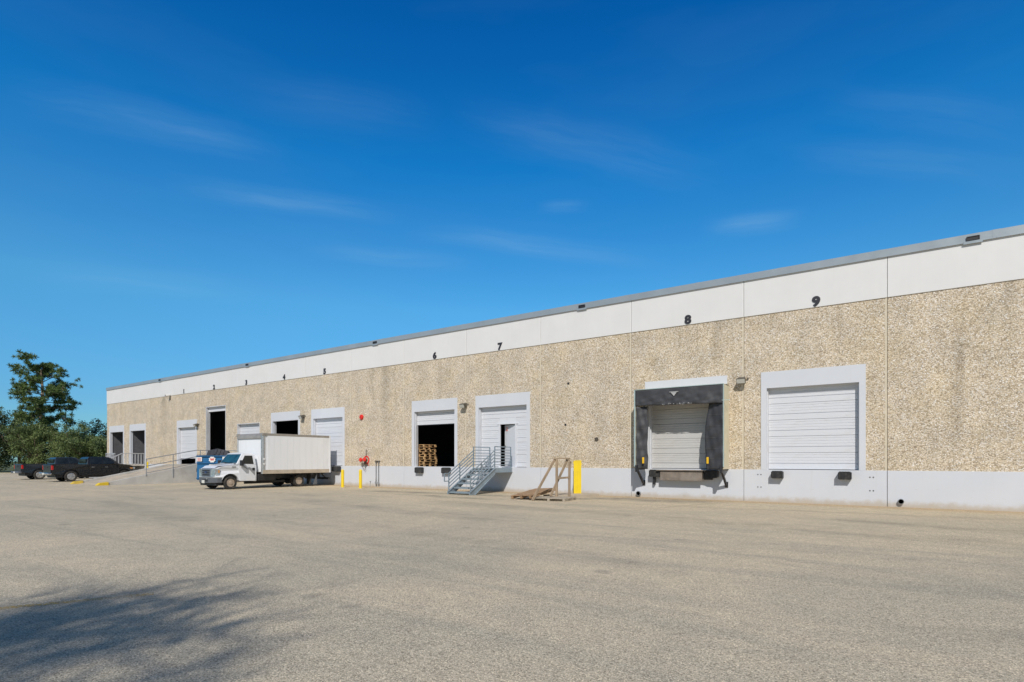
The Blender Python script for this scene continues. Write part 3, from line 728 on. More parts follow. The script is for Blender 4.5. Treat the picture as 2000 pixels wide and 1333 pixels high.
# alarm bell
t = thing('alarm_bell', 'round red alarm bell high on the pebble wall', 'bell', (-27.22, 0, 4.17))
m = MB(); m.lathe([(.0, -.12), (.07, -.118), (.135, -.095), (.155, -.05), (.155, -.02)], 'y', 20); m.build('gong', 'red_paint', t, smooth=True)
m = MB(); m.box(-.07, .07, -.02, 0, -.17, .07); m.build('back_box', 'red_paint', t)
m = MB(); m.lathe([(.0, -.135), (.02, -.13), (.02, -.11)], 'y', 8); m.build('bolt', 'dark_metal', t)

# fire department connection
t = thing('fire_hose_connection', 'red twin-inlet fire hose connection with dangling chains on the wall', 'fire hydrant', (-26.80, 0, 1.58)); t.scale = (1.2, 1.1, 1.2)
m = MB(); m.lathe([(.21, -.03), (.21, -.015), (.15, -.01), (.15, -.03)], 'y', 20, closed=True); m.build('ring_plate', 'red_paint', t)
m = MB(); m.tube([(0, 0, 0), (0, -.16, -.02)], .07, 12); m.tube([(0, -.16, -.02), (-.12, -.26, .0)], .06, 12); m.tube([(0, -.16, -.02), (.13, -.26, .02)], .06, 12); m.tube([(0, -.12, -.02), (.02, -.14, -.26)], [.055, .05], 10); m.build('inlet_body', 'brass_dark', t, smooth=True)
for x, z in ((-.13, .0), (.15, .02)):
    m = MB(); M = Matrix.Translation((x, -.27, z)); m.lathe([(.0, -.075), (.085, -.07), (.105, -.04), (.105, .0), (.0, .0)], 'y', 16, M); m.build('inlet_cap', 'red_paint', t, smooth=True)
m = MB(); m.tube([(0, -.04, .18), (0, -.04, .52)], .012, 6); m.build('riser_rod', 'dark_metal', t)
for pts in ([(-.14, -.25, -.09), (-.16, -.2, -.28), (-.07, -.16, -.42), (.02, -.12, -.50)], [(.02, -.16, -.26), (.06, -.16, -.40), (.03, -.14, -.48)], [(.2, -.14, -.12), (.27, -.14, -.16), (.26, -.13, -.30)], [(-.18, -.12, -.08), (-.14, -.14, -.2), (-.1, -.12, -.26)]):
    m = MB(); m.tube(pts, .013, 6); m.build('chain', 'brass_dark' if pts[0][0] < .1 else 'red_paint', t)

# pipes on the wall
for (x0, lab) in ((-25.88, 'left of two thin grey pipes rising up the white base'), (-25.66, 'right of two thin grey pipes rising up the white base')):
    t = thing('wall_pipe', lab, 'pipe', (x0, SMOOTH_Y, 0), 0, 'grey pipes on the white base')
    m = MB(); m.tube([(0, -.06, .26), (0, -.06, 1.44), (.0, .03, 1.49)], .026, 8); m.build('pipe', 'galv', t, smooth=True)
    m = MB(); m.tube([(0, -.06, -.02), (.02, -.06, .14), (-.02, -.06, .26), (0, -.06, .40)], [.05, .05, .06, .035], 8); m.build('fitting', 'galv', t)
    m = MB(); m.box(-.14, .06, -.05, .04, 1.48, 1.53); m.build('bracket', 'brass_dark', t)
def drain(x, z, r, lab):
    t = thing('drain_pipe', lab, 'pipe', (x, SMOOTH_Y, z), 0, 'drain outlets in the white base')
    m = MB(); m.lathe([(r, .02), (r, -.09), (r * .84, -.09), (r * .84, .02)], 'y', 18, closed=True); m.build('pipe_end', 'galv', t, smooth=True)
    m = MB(); m.lathe([(0, -.03), (r * .83, -.03)], 'y', 18); m.build('pipe_bore', 'black_paint', t)
drain(-.28, .19, .088, 'dark drain outlet low on the wall right of door 9')
drain(-9.5, .15, .10, 'drain outlet at ground level left of the black dock shelter')
t = thing('hose_bib', 'small standpipe tap between the yellow bollards', 'tap', (-25.9, -.5, 0))
m = MB(); m.tube([(0, 0, 0), (0, 0, .24), (.03, -.02, .3)], .02, 6); m.build('pipe', 'galv', t)
m = MB(); m.lathe([(0, .30), (.05, .31), (.05, .34), (0, .345)], 'z', 10); m.build('valve', 'galv', t)

# bollards
def bollard(x, y, h, r, lab):
    t = thing('bollard', lab, 'bollard', (x, y, 0), random.uniform(0, 6), 'round yellow bollards')
    m = MB(); m.lathe([(r, -.05), (r, h - .05), (r * .92, h - .01), (r * .6, h + .025), (0, h + .04)], 'z', 18); m.build('post', 'yellow_paint', t, smooth=True)
    m = MB(); m.lathe([(r + .08, -.02), (r + .05, .015), (r + .002, .02)], 'z', 14); m.build('footing', 'concrete_warm', t)
    return t
bollard(-26.43, -2.06, 1.0, .085, 'yellow bollard nearest the rear of the box truck')
bollard(-24.69, -2.24, 1.02, .085, 'yellow bollard below the red fire hose connection')
bollard(-53.2, -1.2, 1.38, .10, 'yellow bollard by the far wooden stair, behind the ramp')

# ------------------------------------------------------------------ steel stairs at door 7
ST = thing('metal_stairs', 'blue grey steel stairs with pipe rails up to door 7', 'stairs', (0, 0, 0))
sx0, sx1 = -17.41, -16.12; LY, BY, LZ = -1.45, -3.25, 1.17
NR = 6; run = (BY - LY) / NR * -1; rise = LZ / NR
m = MB(); m.box(sx0 + .05, sx1 - .05, LY, -.05, LZ - .03, LZ); m.build('landing_plate', 'stair_steel', ST)
for x in (sx0, sx1):
    m = MB(); m.box(x - .03, x + .03, LY, -.035, LZ - .2, LZ + .015)
    m.box(x - .05, x + .05, LY, -.035, LZ - .2, LZ - .18)
    m.build('landing_beam', 'stair_steel', ST)
    m = MB()
    poly = [(LY + .0, LZ + .015), (LY, LZ - .24), (BY + .28, -.0), (BY - .06, 0), (BY - .06, .12)]
    m.prism(poly, lambda p: (x - .025, p[0], p[1]), lambda p: (x + .025, p[0], p[1]))
    m.build('stringer', 'stair_steel', ST)
    # flange along the lower edge of the channel
    m = MB(); m.bar((x + .02, LY, LZ - .24), (x + .02, BY + .28, .0), .09, .014); m.bar((x + .02, LY, LZ + .012), (x + .02, BY - .06, .125), .09, .014); m.build('stringer_flange', 'stair_steel', ST)
for i in range(NR):
    z = rise * (i + .75) - .02; y1 = BY + run * i
    m = MB(); m.box(sx0 + .03, sx1 - .03, y1, y1 + run + .03, z - .03, z); m.box(sx0 + .03, sx1 - .03, y1, y1 + .03, z - .07, z - .03); m.build('tread', 'stair_steel', ST)
RH = [1.03, .88, .74, .60, .46, .32, .17]
slope = (LZ - .10) / (LY - BY)
def sz(y): return .10 + (y - BY) * slope
for x, side in ((sx0, -1), (sx1, 1)):
    for (yy, zb, zt) in ((-.12, LZ - .05, LZ + RH[0]), (LY + .02, LZ - .05, LZ + RH[0]), ((LY + BY) / 2 - .1, sz((LY + BY) / 2 - .1) - .1, sz((LY + BY) / 2 - .1) + .86), (BY + .02, 0.02, sz(BY) + .86)):
        m = MB(); m.bar((x, yy, zb), (x, yy, zt), .042, .042); m.build('post', 'stair_steel', ST)
    for i, h in enumerate(RH):
        m = MB(); m.bar((x, -.12, LZ + h), (x, LY + .02, LZ + h), .036 if i else .042, .036 if i else .042); m.build('level_rail', 'stair_steel', ST)
    for i, h in enumerate((.86, .70, .54, .38, .22)):
        m = MB(); m.bar((x, LY + .02, LZ + h), (x, BY + .02, sz(BY) + h), .036, .036); m.build('sloping_rail', 'stair_steel', ST)
    m = MB(); m.bar((x, BY + .02, sz(BY) + .85), (x, BY - .28, sz(BY) + .85), .038, .038); m.bar((x, BY - .28, sz(BY) + .85), (x, BY - .28, sz(BY) + .50), .038, .038); m.bar((x, BY - .28, sz(BY) + .50), (x, BY + .02, sz(BY) + .50), .038, .038)
    m.build('rail_return', 'stair_steel', ST)

# ------------------------------------------------------------------ pad, post, timber
t = thing('concrete_pad', 'low concrete pad against the wall under the yellow guard post', 'concrete pad', (0, 0, 0))
m = MB(); pol = [(-12.6, -2.75), (-11.55, -2.95), (-11.0, -.75), (-12.5, -.35)]
m.prism(pol, lambda p: (p[0], p[1], -.05), lambda p: (p[0], p[1], .12)); m.build('slab', 'concrete_warm', t, bevel=.015)
t = thing('guard_post', 'broad flat bright yellow guard post on the concrete pad', 'post', (-11.88, -1.1, .12), R(33))
m = MB()
for i in range(4): m.box(-.165 + i * .0825, -.165 + (i + 1) * .0825 - .002, -.07 + .003 * (i % 2), .06, 0, 1.44 - (.0 if i else .015))
m.build('ribbed_cover', 'yellow_paint', t)
m = MB(); m.box(-.176, -.168, -.03, .05, .0, .98); m.build('shade_strip', 'dark_metal', t)  # dark strip painting the shadow along the post's left edge
m = MB(); m.box(-.19, -.168, -.06, -.02, 1.30, 1.36); m.box(.170, .19, -.06, -.02, 1.25, 1.31); m.build('strap_end', 'yellow_paint', t)

def board(m, a, b, w, h, up=(0, 0, 1)): m.bar(a, b, w, h, up)
t = thing('timber_handrail', 'weathered timber handrail frame leaning beside the yellow post', 'handrail', (0, 0, 0))
pA, pB = (-11.58, -3.38), (-11.42, -2.64)
for (x, y), z0, z1 in ((pA, .03, 1.60), (pB, .05, 1.50)):
    m = MB(); m.bar((x, y, z0), (x + .01, y, z1), .085, .075, (0, 1, 0)); m.build('post', 'old_wood', t, bevel=.006)
m = MB(); m.bar((pA[0] - .05, pA[1] - .10, 1.63), (pB[0] - .02, pB[1] + .06, 1.63), .10, .045); m.build('top_rail', 'old_wood', t)
m = MB(); m.bar((pA[0] + .02, pA[1], .84), (pB[0], pB[1], .86), .04, .08); m.build('middle_rail', 'old_wood', t)
m = MB(); m.bar((pA[0] - .07, pA[1] - .02, 1.60), (-11.93, -4.62, .02), .045, .10); m.build('brace', 'old_wood', t)
m = MB(); m.bar((pB[0] - .07, pB[1] - .02, 1.58), (-11.72, -3.62, .14), .045, .10); m.build('brace', 'old_wood', t)
m = MB(); m.bar((pB[0] - .03, pB[1] - .02, 1.60), (pB[0] + .08, pB[1] + .06, 1.44), .13, .03); m.build('cap_board', 'old_wood', t)

def flat_deck(name, lab, cat, n, w, l, boardw, mat, loc, rot, seed, runner_h=.085):
    rg = random.Random(seed)
    t = thing(name, lab, cat, loc); t.rotation_euler = rot
    for i in range(3):
        m = MB(); x = -w / 2 + .05 + i * (w - .1) / 2; m.box(x - .045, x + .045, -l / 2, l / 2, 0, runner_h); m.build('runner', mat, t)
    for i in range(n):
        y = -l / 2 + boardw / 2 + i * (l - boardw) / (n - 1); j = rg.uniform(-.02, .02)
        m = MB(); m.box(-w / 2 + j, w / 2 + rg.uniform(-.02, .05), y - boardw / 2 + .008, y + boardw / 2 - .008, runner_h + .001, runner_h + .022 + rg.uniform(0, .006)); m.build('deck_board', mat, t)
    return t
flat_deck('timber_deck', 'grey timber deck lying flat under the handrail frame', 'pallet', 7, 1.35, 1.25, .15, 'wood_grey', (-11.45, -3.75, .0), (0, 0, R(8)), 4)
flat_deck('broken_pallet', 'brown wooden panel lying tilted between the stairs and the handrail frame', 'pallet', 9, 1.0, 1.75, .19, 'wood_brown', (-12.62, -3.45, .155), (R(7.5), R(-3), R(-3)), 5, .10)

# pallets inside door 6
def pallet_parts():
    t = thing('pallet', 'x', 'pallet', (0, 0, 0), 0, 'wooden pallets stacked inside door 6')
    for x in (-.42, 0, .42):
        for y in (-.43, 0, .43):
            m = MB(); m.box(x - .042, x + .042, y - .05, y + .05, .018, .112); m.build('block', 'pallet_wood', t)
    for y in (-.44, -.22, 0, .22, .44):
        m = MB(); m.box(-.48, .48, y - .05, y + .05, .113, .134); m.build('top_board', 'pallet_wood', t)
    for y in (-.43, 0, .43):
        m = MB(); m.box(-.48, .48, y - .05, y + .05, 0, .017); m.build('bottom_board', 'pallet_wood', t)
    return t
P0 = pallet_parts(); z = FLOOR + .005
names = ['bottom pallet of the stack inside door 6', 'second pallet from the bottom of the stack inside door 6', 'third pallet from the bottom of the stack in door 6', 'fourth pallet from the bottom of the stack in door 6', 'fifth pallet from the bottom, halfway up the stack in door 6',
         'fourth pallet from the top of the stack in door 6', 'third pallet from the top of the stack in door 6', 'second pallet from the top of the stack inside door 6', 'topmost pallet of the stack inside door 6']
for i, lab in enumerate(names):
    p = P0 if i == 0 else copy_tree(P0)
    p['label'] = lab; p.location = (-22.85 + rng.uniform(-.05, .05) + (.0 if i > 4 else .05), .84 + rng.uniform(-.05, .05), z)
    p.rotation_euler = (0, 0, R(rng.uniform(-9, 9) + (90 if i in (2, 5) else 0))); z += .1385

# ------------------------------------------------------------------ vehicles
def loft(prof, mirror=True):
    """prof: (y, z, half width) round a side outline; returns a closed solid"""
    poly = [(p[0], p[1]) for p in prof]; hw = {i: p[2] for i, p in enumerate(prof)}
    m = MB(); n = len(prof)
    vs = [(-hw[i], p[0], p[1]) for i, p in enumerate(poly)] + [(hw[i], p[0], p[1]) for i, p in enumerate(poly)]
    tr = tessellate_polygon([[Vector((p[0], p[1], 0)) for p in poly]])
    fs = [tuple(t) for t in tr] + [tuple(i + n for i in reversed(t)) for t in tr] + [(i, (i + 1) % n, (i + 1) % n + n, i + n) for i in range(n)]
    m.add(vs, fs); return m
def arch(yc, zc, r, a0, a1, n, hw):
    return [(yc + r * math.cos(R(a0 + (a1 - a0) * i / n)), zc + r * math.sin(R(a0 + (a1 - a0) * i / n)), hw) for i in range(n + 1)]
def wheel(parent, x, y, r, w, rimr, side, rimmat, style='steel', dual=False):
    """side: +1 wheel faces +x"""
    o = bpy.data.objects.new('wheel', None); COL.objects.link(o); o.parent = parent; o.location = (x, y, r); o.rotation_euler = (0, 0, 0 if side > 0 else math.pi)
    m = MB(); m.lathe([(rimr, -w / 2), (r * .93, -w / 2), (r * .985, -w * .42), (r, -w * .3), (r, w * .3), (r * .985, w * .42), (r * .93, w / 2), (rimr, w / 2 - .01)], 'x', 32, closed=True); m.build('tyre', 'tyre', o, smooth=True)
    if dual:
        m = MB(); m.lathe([(rimr, -w * 1.6), (r * .93, -w * 1.6), (r, -w * 1.4), (r, -w * .8), (r * .93, -w * .6), (rimr, -w * .6)], 'x', 28, closed=True); m.build('inner_tyre', 'tyre', o, smooth=True)
        m = MB(); m.lathe([(rimr, w / 2 - .015), (rimr * .92, w / 2 - .01), (rimr * .86, w * .1), (rimr * .80, -w * .25), (rimr * .35, -w * .30), (rimr * .30, w * .05), (0, w * .06)], 'x', 26); m.build('rim', rimmat, o, smooth=True)
    elif style == 'steel':
        m = MB(); m.lathe([(rimr, w / 2 - .015), (rimr * .93, w / 2 - .005), (rimr * .86, w * .30), (rimr * .72, w * .34), (rimr * .52, w * .44), (rimr * .40, w * .46), (rimr * .36, w * .62), (0, w * .64)], 'x', 26); m.build('rim', rimmat, o, smooth=True)
        m = MB()
        for k in range(8):
            a = 2 * math.pi * k / 8; M = Matrix.Translation((w * .34, rimr * .66 * math.cos(a), rimr * .66 * math.sin(a))); m.lathe([(0, .012), (rimr * .12, .012), (rimr * .12, 0)], 'x', 8, M)
        m.build('rim_hole', 'black_paint', o)
    else:
        m = MB(); m.lathe([(rimr, w / 2 - .01), (rimr * .92, w / 2), (rimr * .88, w * .25), (rimr * .86, -w * .1)], 'x', 26); m.build('rim', rimmat, o, smooth=True)
        m = MB(); m.lathe([(0, -w * .1), (rimr * .86, -w * .1)], 'x', 20); m.build('rim_back', 'black_paint', o)
        m = MB()
        for k in range(5):
            a = 2 * math.pi * k / 5 + .3; ca, sa = math.cos(a), math.sin(a)
            for q in (0,):
                a2 = a + q
                m.bar((w * .42, rimr * .15 * ca, rimr * .15 * sa), (w * .40, rimr * .9 * math.cos(a2), rimr * .9 * math.sin(a2)), .03, rimr * .30, (1, 0, 0))
        m.lathe([(0, w * .5), (rimr * .22, w * .48), (rimr * .24, w * .3)], 'x', 14); m.build('spokes', rimmat, o)
    return o

# --- box truck, local +y forward, origin under the front axle
T = thing('box_truck', 'white box truck backed up to door 5 beside the yellow bollards', 'truck', (-30.75, -6.73, 0), math.pi)
wr = .345; WB = 4.03
low = [(-1.47, .40, .97), (-1.47, 1.02, .985), (-1.47, 1.31, .96), (-.34, 1.335, .955), (.15, 1.27, .93), (.50, 1.19, .89), (.68, 1.10, .83), (.74, .98, .80), (.76, .70, .82), (.70, .44, .86)] + arch(.0, wr + .02, .47, 12, 168, 12, .975)
b_ = loft(low); b_.build('body', 'truck_white', T, bevel=.035, segs=3)
gh = [(-1.46, 1.315, .945), (-1.45, 1.70, .865), (-1.43, 1.88, .81), (-1.34, 1.955, .74), (-.90, 1.965, .73), (-.76, 1.925, .76), (-.36, 1.345, .925)]
loft(gh).build('cab_roof', 'truck_white', T, bevel=.03, segs=3)
hd = MB()
hd.add([(-.80, -.33, 1.342), (.80, -.33, 1.342), (.70, .55, 1.235), (-.70, .55, 1.235), (-.70, -.33, 1.385), (.70, -.33, 1.385), (.62, .50, 1.265), (-.62, .50, 1.265), (-.62, .70, 1.12), (.62, .70, 1.12)],
       [(4, 5, 6, 7), (0, 4, 7, 3), (1, 2, 6, 5), (7, 6, 9, 8), (0, 1, 5, 4), (3, 7, 8), (2, 9, 6), (3, 8, 9, 2)])
hd.build('hood', 'truck_white', T, bevel=.03, segs=3)
def ghw(z):  # half width of the greenhouse at height z
    pts = [(1.315, .945), (1.70, .865), (1.88, .81)]
    for (a, wa), (b, wb) in zip(pts, pts[1:]):
        if z <= b: return wa + (wb - wa) * (z - a) / (b - a)
    return pts[-1][1]
m = MB(); ws = [(-.84, -.40, 1.405), (.84, -.40, 1.405), (.70, -.735, 1.885), (-.70, -.735, 1.885)]
n_ = Vector((0, .83, .56)) * .012
m.add([Vector(p) + n_ for p in ws] + [Vector(p) - n_ for p in ws], [(0, 1, 2, 3), (7, 6, 5, 4), (0, 4, 5, 1), (1, 5, 6, 2), (2, 6, 7, 3), (3, 7, 4, 0)]); m.build('windshield', 'windshield', T)
m = MB(); m.bar((-.5, -.36, 1.42), (.35, -.37, 1.42), .02, .02); m.bar((.0, -.36, 1.42), (.6, -.40, 1.47), .02, .02); m.box(-.84, .84, -.36, -.30, 1.35, 1.39); m.build('wiper_cowl', 'black_paint', T)
for s in (-1, 1):
    dr = MB(); dp = [(-1.40, .43), (-1.40, 1.29), (-.44, 1.29), (-.44, 1.0), (-.50, .43)]
    dr.prism(dp, lambda p: (s * .955, p[0], p[1]), lambda p: (s * (.992 if p[1] < 1.2 else .972), p[0], p[1]))
    D_ = dr.build('door', 'truck_white', T, bevel=.012)
    fr = [(-1.38, 1.32), (-1.34, 1.86), (-.86, 1.86), (-.50, 1.32)]
    gl = [(-1.32, 1.345), (-1.29, 1.81), (-.86, 1.81), (-.59, 1.36)]
    m = MB(); m.prism(fr, lambda p: (s * (ghw(p[1]) - .02), p[0], p[1]), lambda p: (s * (ghw(p[1]) + .012), p[0], p[1])); m.build('window_frame', 'truck_white', D_)
    m = MB(); m.prism(gl, lambda p: (s * (ghw(p[1]) - .02), p[0], p[1]), lambda p: (s * (ghw(p[1]) + .018), p[0], p[1])); m.build('window', 'dark_glass', D_)
    m = MB(); m.box(s * .99 - .012, s * .99 + .012, -1.36, -1.22, 1.03, 1.15) if s > 0 else m.box(-1.005, -.975, -1.36, -1.22, 1.0, 1.14); m.build('handle', 'black_paint', D_)
    if s < 0:
        st = MB(); stp = [(-1.36, .72), (-1.36, 1.02), (-1.02, 1.20), (-.98, 1.12)]
        st.prism(stp, lambda p: (-.990, p[0], p[1]), lambda p: (-.9965, p[0], p[1])); st.build('grey_stripe', 'decal_grey', D_)
        st = MB(); st.prism([(-.95, 1.06), (-.92, 1.10), (-.62, 1.27), (-.58, 1.26)], lambda p: (-.988, p[0], p[1]), lambda p: (-.9965, p[0], p[1])); st.prism([(-.98, 1.05), (-.95, 1.05), (-.70, 1.27), (-.76, 1.27)], lambda p: (-.986, p[0], p[1]), lambda p: (-.9945, p[0], p[1])); st.build('grey_stripe', 'decal_grey', D_)
    m = MB(); m.bar((s * .95, -.52, 1.36), (s * 1.14, -.50, 1.36), .05, .05); m.box(s * 1.14 - .10, s * 1.14 + .10, -.60, -.46, 1.26, 1.56); m.build('mirror', 'black_paint', T, bevel=.02)
    m = MB(); m.box(min(s * .91, s * .955), max(s * .91, s * .955), -.31, -.10, 1.185, 1.215); m.build('badge', 'dark_metal', T)
# nose: grille, lights, bumper, plate
m = MB(); m.box(-.48, .48, .70, .805, .69, 1.13); m.build('grille_frame', 'grille_grey', T, bevel=.03)
m = MB()
for z0 in (.745, .855, .965): m.box(-.38, .38, .80, .813, z0, z0 + .075)
m.build('grille_slot', 'black_paint', T)
m = MB(); m.lathe([(0, .845), (.085, .84), (.085, .81)], 'y', 18, Matrix.Translation((0, 0, .915)) @ Matrix.Diagonal((1.35, 1, .62, 1))); m.build('oval_emblem', 'emblem_blue', T)
for s in (-1, 1):
    m = MB()
    m.add([(s * .47, .80, .70), (s * .80, .775, .71), (s * .905, .56, .80), (s * .90, .54, 1.08), (s * .83, .745, 1.10), (s * .47, .79, 1.09), (s * .47, .60, .70), (s * .47, .60, 1.08), (s * .7, .5, .84), (s * .7, .5, 1.07)],
          [(0, 1, 4, 5), (1, 2, 3, 4), (0, 6, 8, 2, 1), (5, 4, 3, 9, 7), (6, 7, 9, 8), (0, 5, 7, 6), (2, 8, 9, 3)])
    m.build('headlight', 'lens_clear', T)
    m = MB(); m.add([(s * .885, .625, .88), (s * .912, .55, .89), (s * .908, .54, 1.03), (s * .882, .625, 1.04), (s * .8, .5, .93), (s * .8, .5, 1.0)], [(0, 1, 2, 3), (0, 4, 1), (3, 2, 5), (0, 3, 5, 4), (1, 4, 5, 2)]); m.build('turn_signal', 'amber', T)
bp_ = [(-.98, .46), (-.94, .70), (-.60, .86), (.60, .86), (.94, .70), (.98, .46), (.90, .42), (.55, .66), (-.55, .66), (-.90, .42)]
m = MB(); m.prism(bp_, lambda p: (p[0], p[1], .36), lambda p: (p[0], p[1], .64)); m.build('front_bumper', 'grey_plastic', T, bevel=.03)
m = MB(); m.prism([(p[0] * .995, p[1] - .012) for p in bp_], lambda p: (p[0], p[1], .62), lambda p: (p[0], p[1], .665)); m.build('bumper_strip', 'chrome', T)
m = MB(); m.box(-.3, .3, .855, .868, .42, .56); m.build('bumper_opening', 'black_paint', T)
m = MB(); m.box(.02, .30, .872, .884, .34, .50); pl = m.build('licence_plate', 'plate_white', T)
m = MB(); m.box(-.26, -.17, .868, .88, .54, .63); m.build('fog_lamp', 'lens_clear', T, bevel=.01)
m = MB(); m.box(-.8, .8, .30, .70, .22, .38); m.build('air_dam', 'black_paint', T)
m = MB()
for i in range(5): m.box(-.35 + i * .17, -.28 + i * .17, -.92, -.86, 1.962, 1.985)
m.build('roof_marker', 'truck_white', T, bevel=.01)
# cargo box
bx0, bx1 = -6.05, -1.60; bw = 1.35; bz0, bz1 = .80, 3.06
m = MB(); m.box(-bw + .02, bw - .02, bx0 + .02, bx1 - .06, bz0 + .1, bz1 - .10); m.build('cargo_box', 'box_white', T, bevel=.01)
npan = 10
for s in (-1, 1):
    for i in range(npan):
        y0 = bx0 + .06 + i * (bx1 - bx0 - .34) / npan; y1 = y0 + (bx1 - bx0 - .34) / npan - .006
        m = MB(); m.box(s * bw - .022, s * bw - .002, y0, y1, bz0 + .22, bz1 - .13); m.build('side_panel', 'box_white', T)
    m = MB(); m.box(s * bw - .03, s * bw + .012, bx0, bx1 - .02, bz0, bz0 + .22); m.build('lower_rail', 'box_rail_tan', T, bevel=.008)
    m = MB(); m.box(s * bw - .03, s * bw + .012, bx0, bx1 - .02, bz1 - .13, bz1); m.build('upper_rail', 'box_rail', T, bevel=.01)
    m = MB(); m.tube([(s * (bw - .10), bx1 - .10, bz0), (s * (bw - .10), bx1 - .10, bz1 - .02)], .115 if s < 0 else .06, 14); m.build('corner_post', 'alu', T, smooth=True)
    m = MB(); m.box(s * bw - .04, s * bw + .005, bx0 - .03, bx0 + .06, bz0, bz1); m.build('rear_post', 'box_white', T)
    for z_ in (1.35, 1.62):
        m = MB(); m.lathe([(0, .03), (.045, .025), (.06, 0)], 'x' if s > 0 else 'x', 10, Matrix.Translation((s * (bw + .0), bx1 - .10, z_)) @ (Matrix.Rotation(math.pi, 4, 'Z') if s < 0 else Matrix.Identity(4))); m.build('marker_lamp', 'sticker_white', T)
m = MB(); m.prism([(bx1 - .06, bz1 - .30), (bx1 + .02, bz1 - .28), (bx1 - .02, bz1 - .10), (bx1 - .16, bz1 + .005), (bx1 - .3, bz1 + .01), (bx1 - .3, bz1 - .30)], lambda p: (-bw + .09, p[0], p[1]), lambda p: (bw - .09, p[0], p[1])); m.build('front_cap', 'box_rail', T, bevel=.02)
for s in (-1, 1):
    m = MB(); m.box(s * (bw - .1) - .09, s * (bw - .1) + .09, bx1 - .22, bx1 + .01, bz1 - .16, bz1 + .012); m.build('corner_casting', 'box_rail', T, bevel=.03)
m = MB(); m.box(-bw + .03, bw - .03, bx0 + .01, bx1 - .2, bz1 - .09, bz1 - .002); m.build('roof', 'box_white', T)
m = MB(); m.box(-bw + .05, bw - .05, bx0 - .02, bx0 + .015, bz0 + .1, bz1 - .12); m.build('rear_door', 'box_white', T)
# chassis
for s in (-1, 1):
    m = MB(); m.box(s * .45 - .05, s * .45 + .05, -5.95, .3, .50, .74); m.build('frame_rail', 'black_paint', T)
m = MB()
for i in range(8): m.box(-1.1, 1.1, -5.85 + i * .55, -5.75 + i * .55, .74, .82)
m.build('cross_member', 'black_paint', T)
m = MB(); m.box(-.98, -.40, -2.65, -1.55, .40, .80); m.build('fuel_tank', 'black_paint', T, bevel=.05)
m = MB(); m.box(.40, .95, -3.1, -1.6, .42, .80); m.build('tool_box', 'black_paint', T, bevel=.02)
m = MB(); m.tube([(-1.0, -WB, wr), (1.0, -WB, wr)], .08, 10); m.lathe([(0, -.2), (.17, -.12), (.2, 0), (.17, .12), (0, .2)], 'y', 14, Matrix.Translation((0, -WB, wr))); m.build('rear_axle', 'black_paint', T)
m = MB(); m.tube([(0, -1.2, .5), (0, -WB + .2, .38)], .045, 8); m.build('drive_shaft', 'dark_metal', T)
m = MB(); m.tube([(-.2, -1.2, .32), (-.6, -3.0, .34), (-.6, -3.4, .36)], .09, 10); m.build('exhaust', 'dark_metal', T)
for s in (-1, 1):
    m = MB(); m.box(s * 1.0 - .22, s * 1.0 + .22, -4.82, -4.80, .12, .78); m.build('mud_flap', 'rubber', T)
    m = MB(); m.add([(s * 1.28, -4.9, .1), (s * 1.28, -5.18, .1), (s * 1.28, -5.18, .78), (s * 1.26, -4.9, .1), (s * 1.26, -5.18, .1), (s * 1.26, -5.18, .78)], [(0, 1, 2), (5, 4, 3), (0, 3, 4, 1), (1, 4, 5, 2), (2, 5, 3, 0)]); m.build('side_gusset', 'grey_plastic', T)
    m = MB(); m.box(s * 1.33 - .03, s * 1.33 + .03, -4.85, -4.7, .70, .84); m.build('side_marker', 'black_paint', T)
m = MB(); m.box(-1.2, 1.2, -6.2, -6.06, .38, .50); m.bar((-.9, -6.12, .44), (-.9, -5.7, .8), .06, .06); m.bar((.9, -6.12, .44), (.9, -5.7, .8), .06, .06); m.build('step_bumper', 'black_paint', T)
for s in (-1, 1):
    m = MB(); m.box(s * 1.32 - .04, s * 1.32 + .04, -6.14, -6.08, .74, 1.75); m.build('rear_bumper_guard', 'black_paint', T)
for s in (-1, 1):
    wheel(T, s * .90, 0, wr, .20, .215, s, 'rim_rusty')
    wheel(T, s * 1.06, -WB, wr, .20, .215, s, 'rim_rusty', dual=True)
m = MB()
m.box(-.80, .80, -.42, .42, .42, .80); m.build('wheel_well', 'black_paint', T)

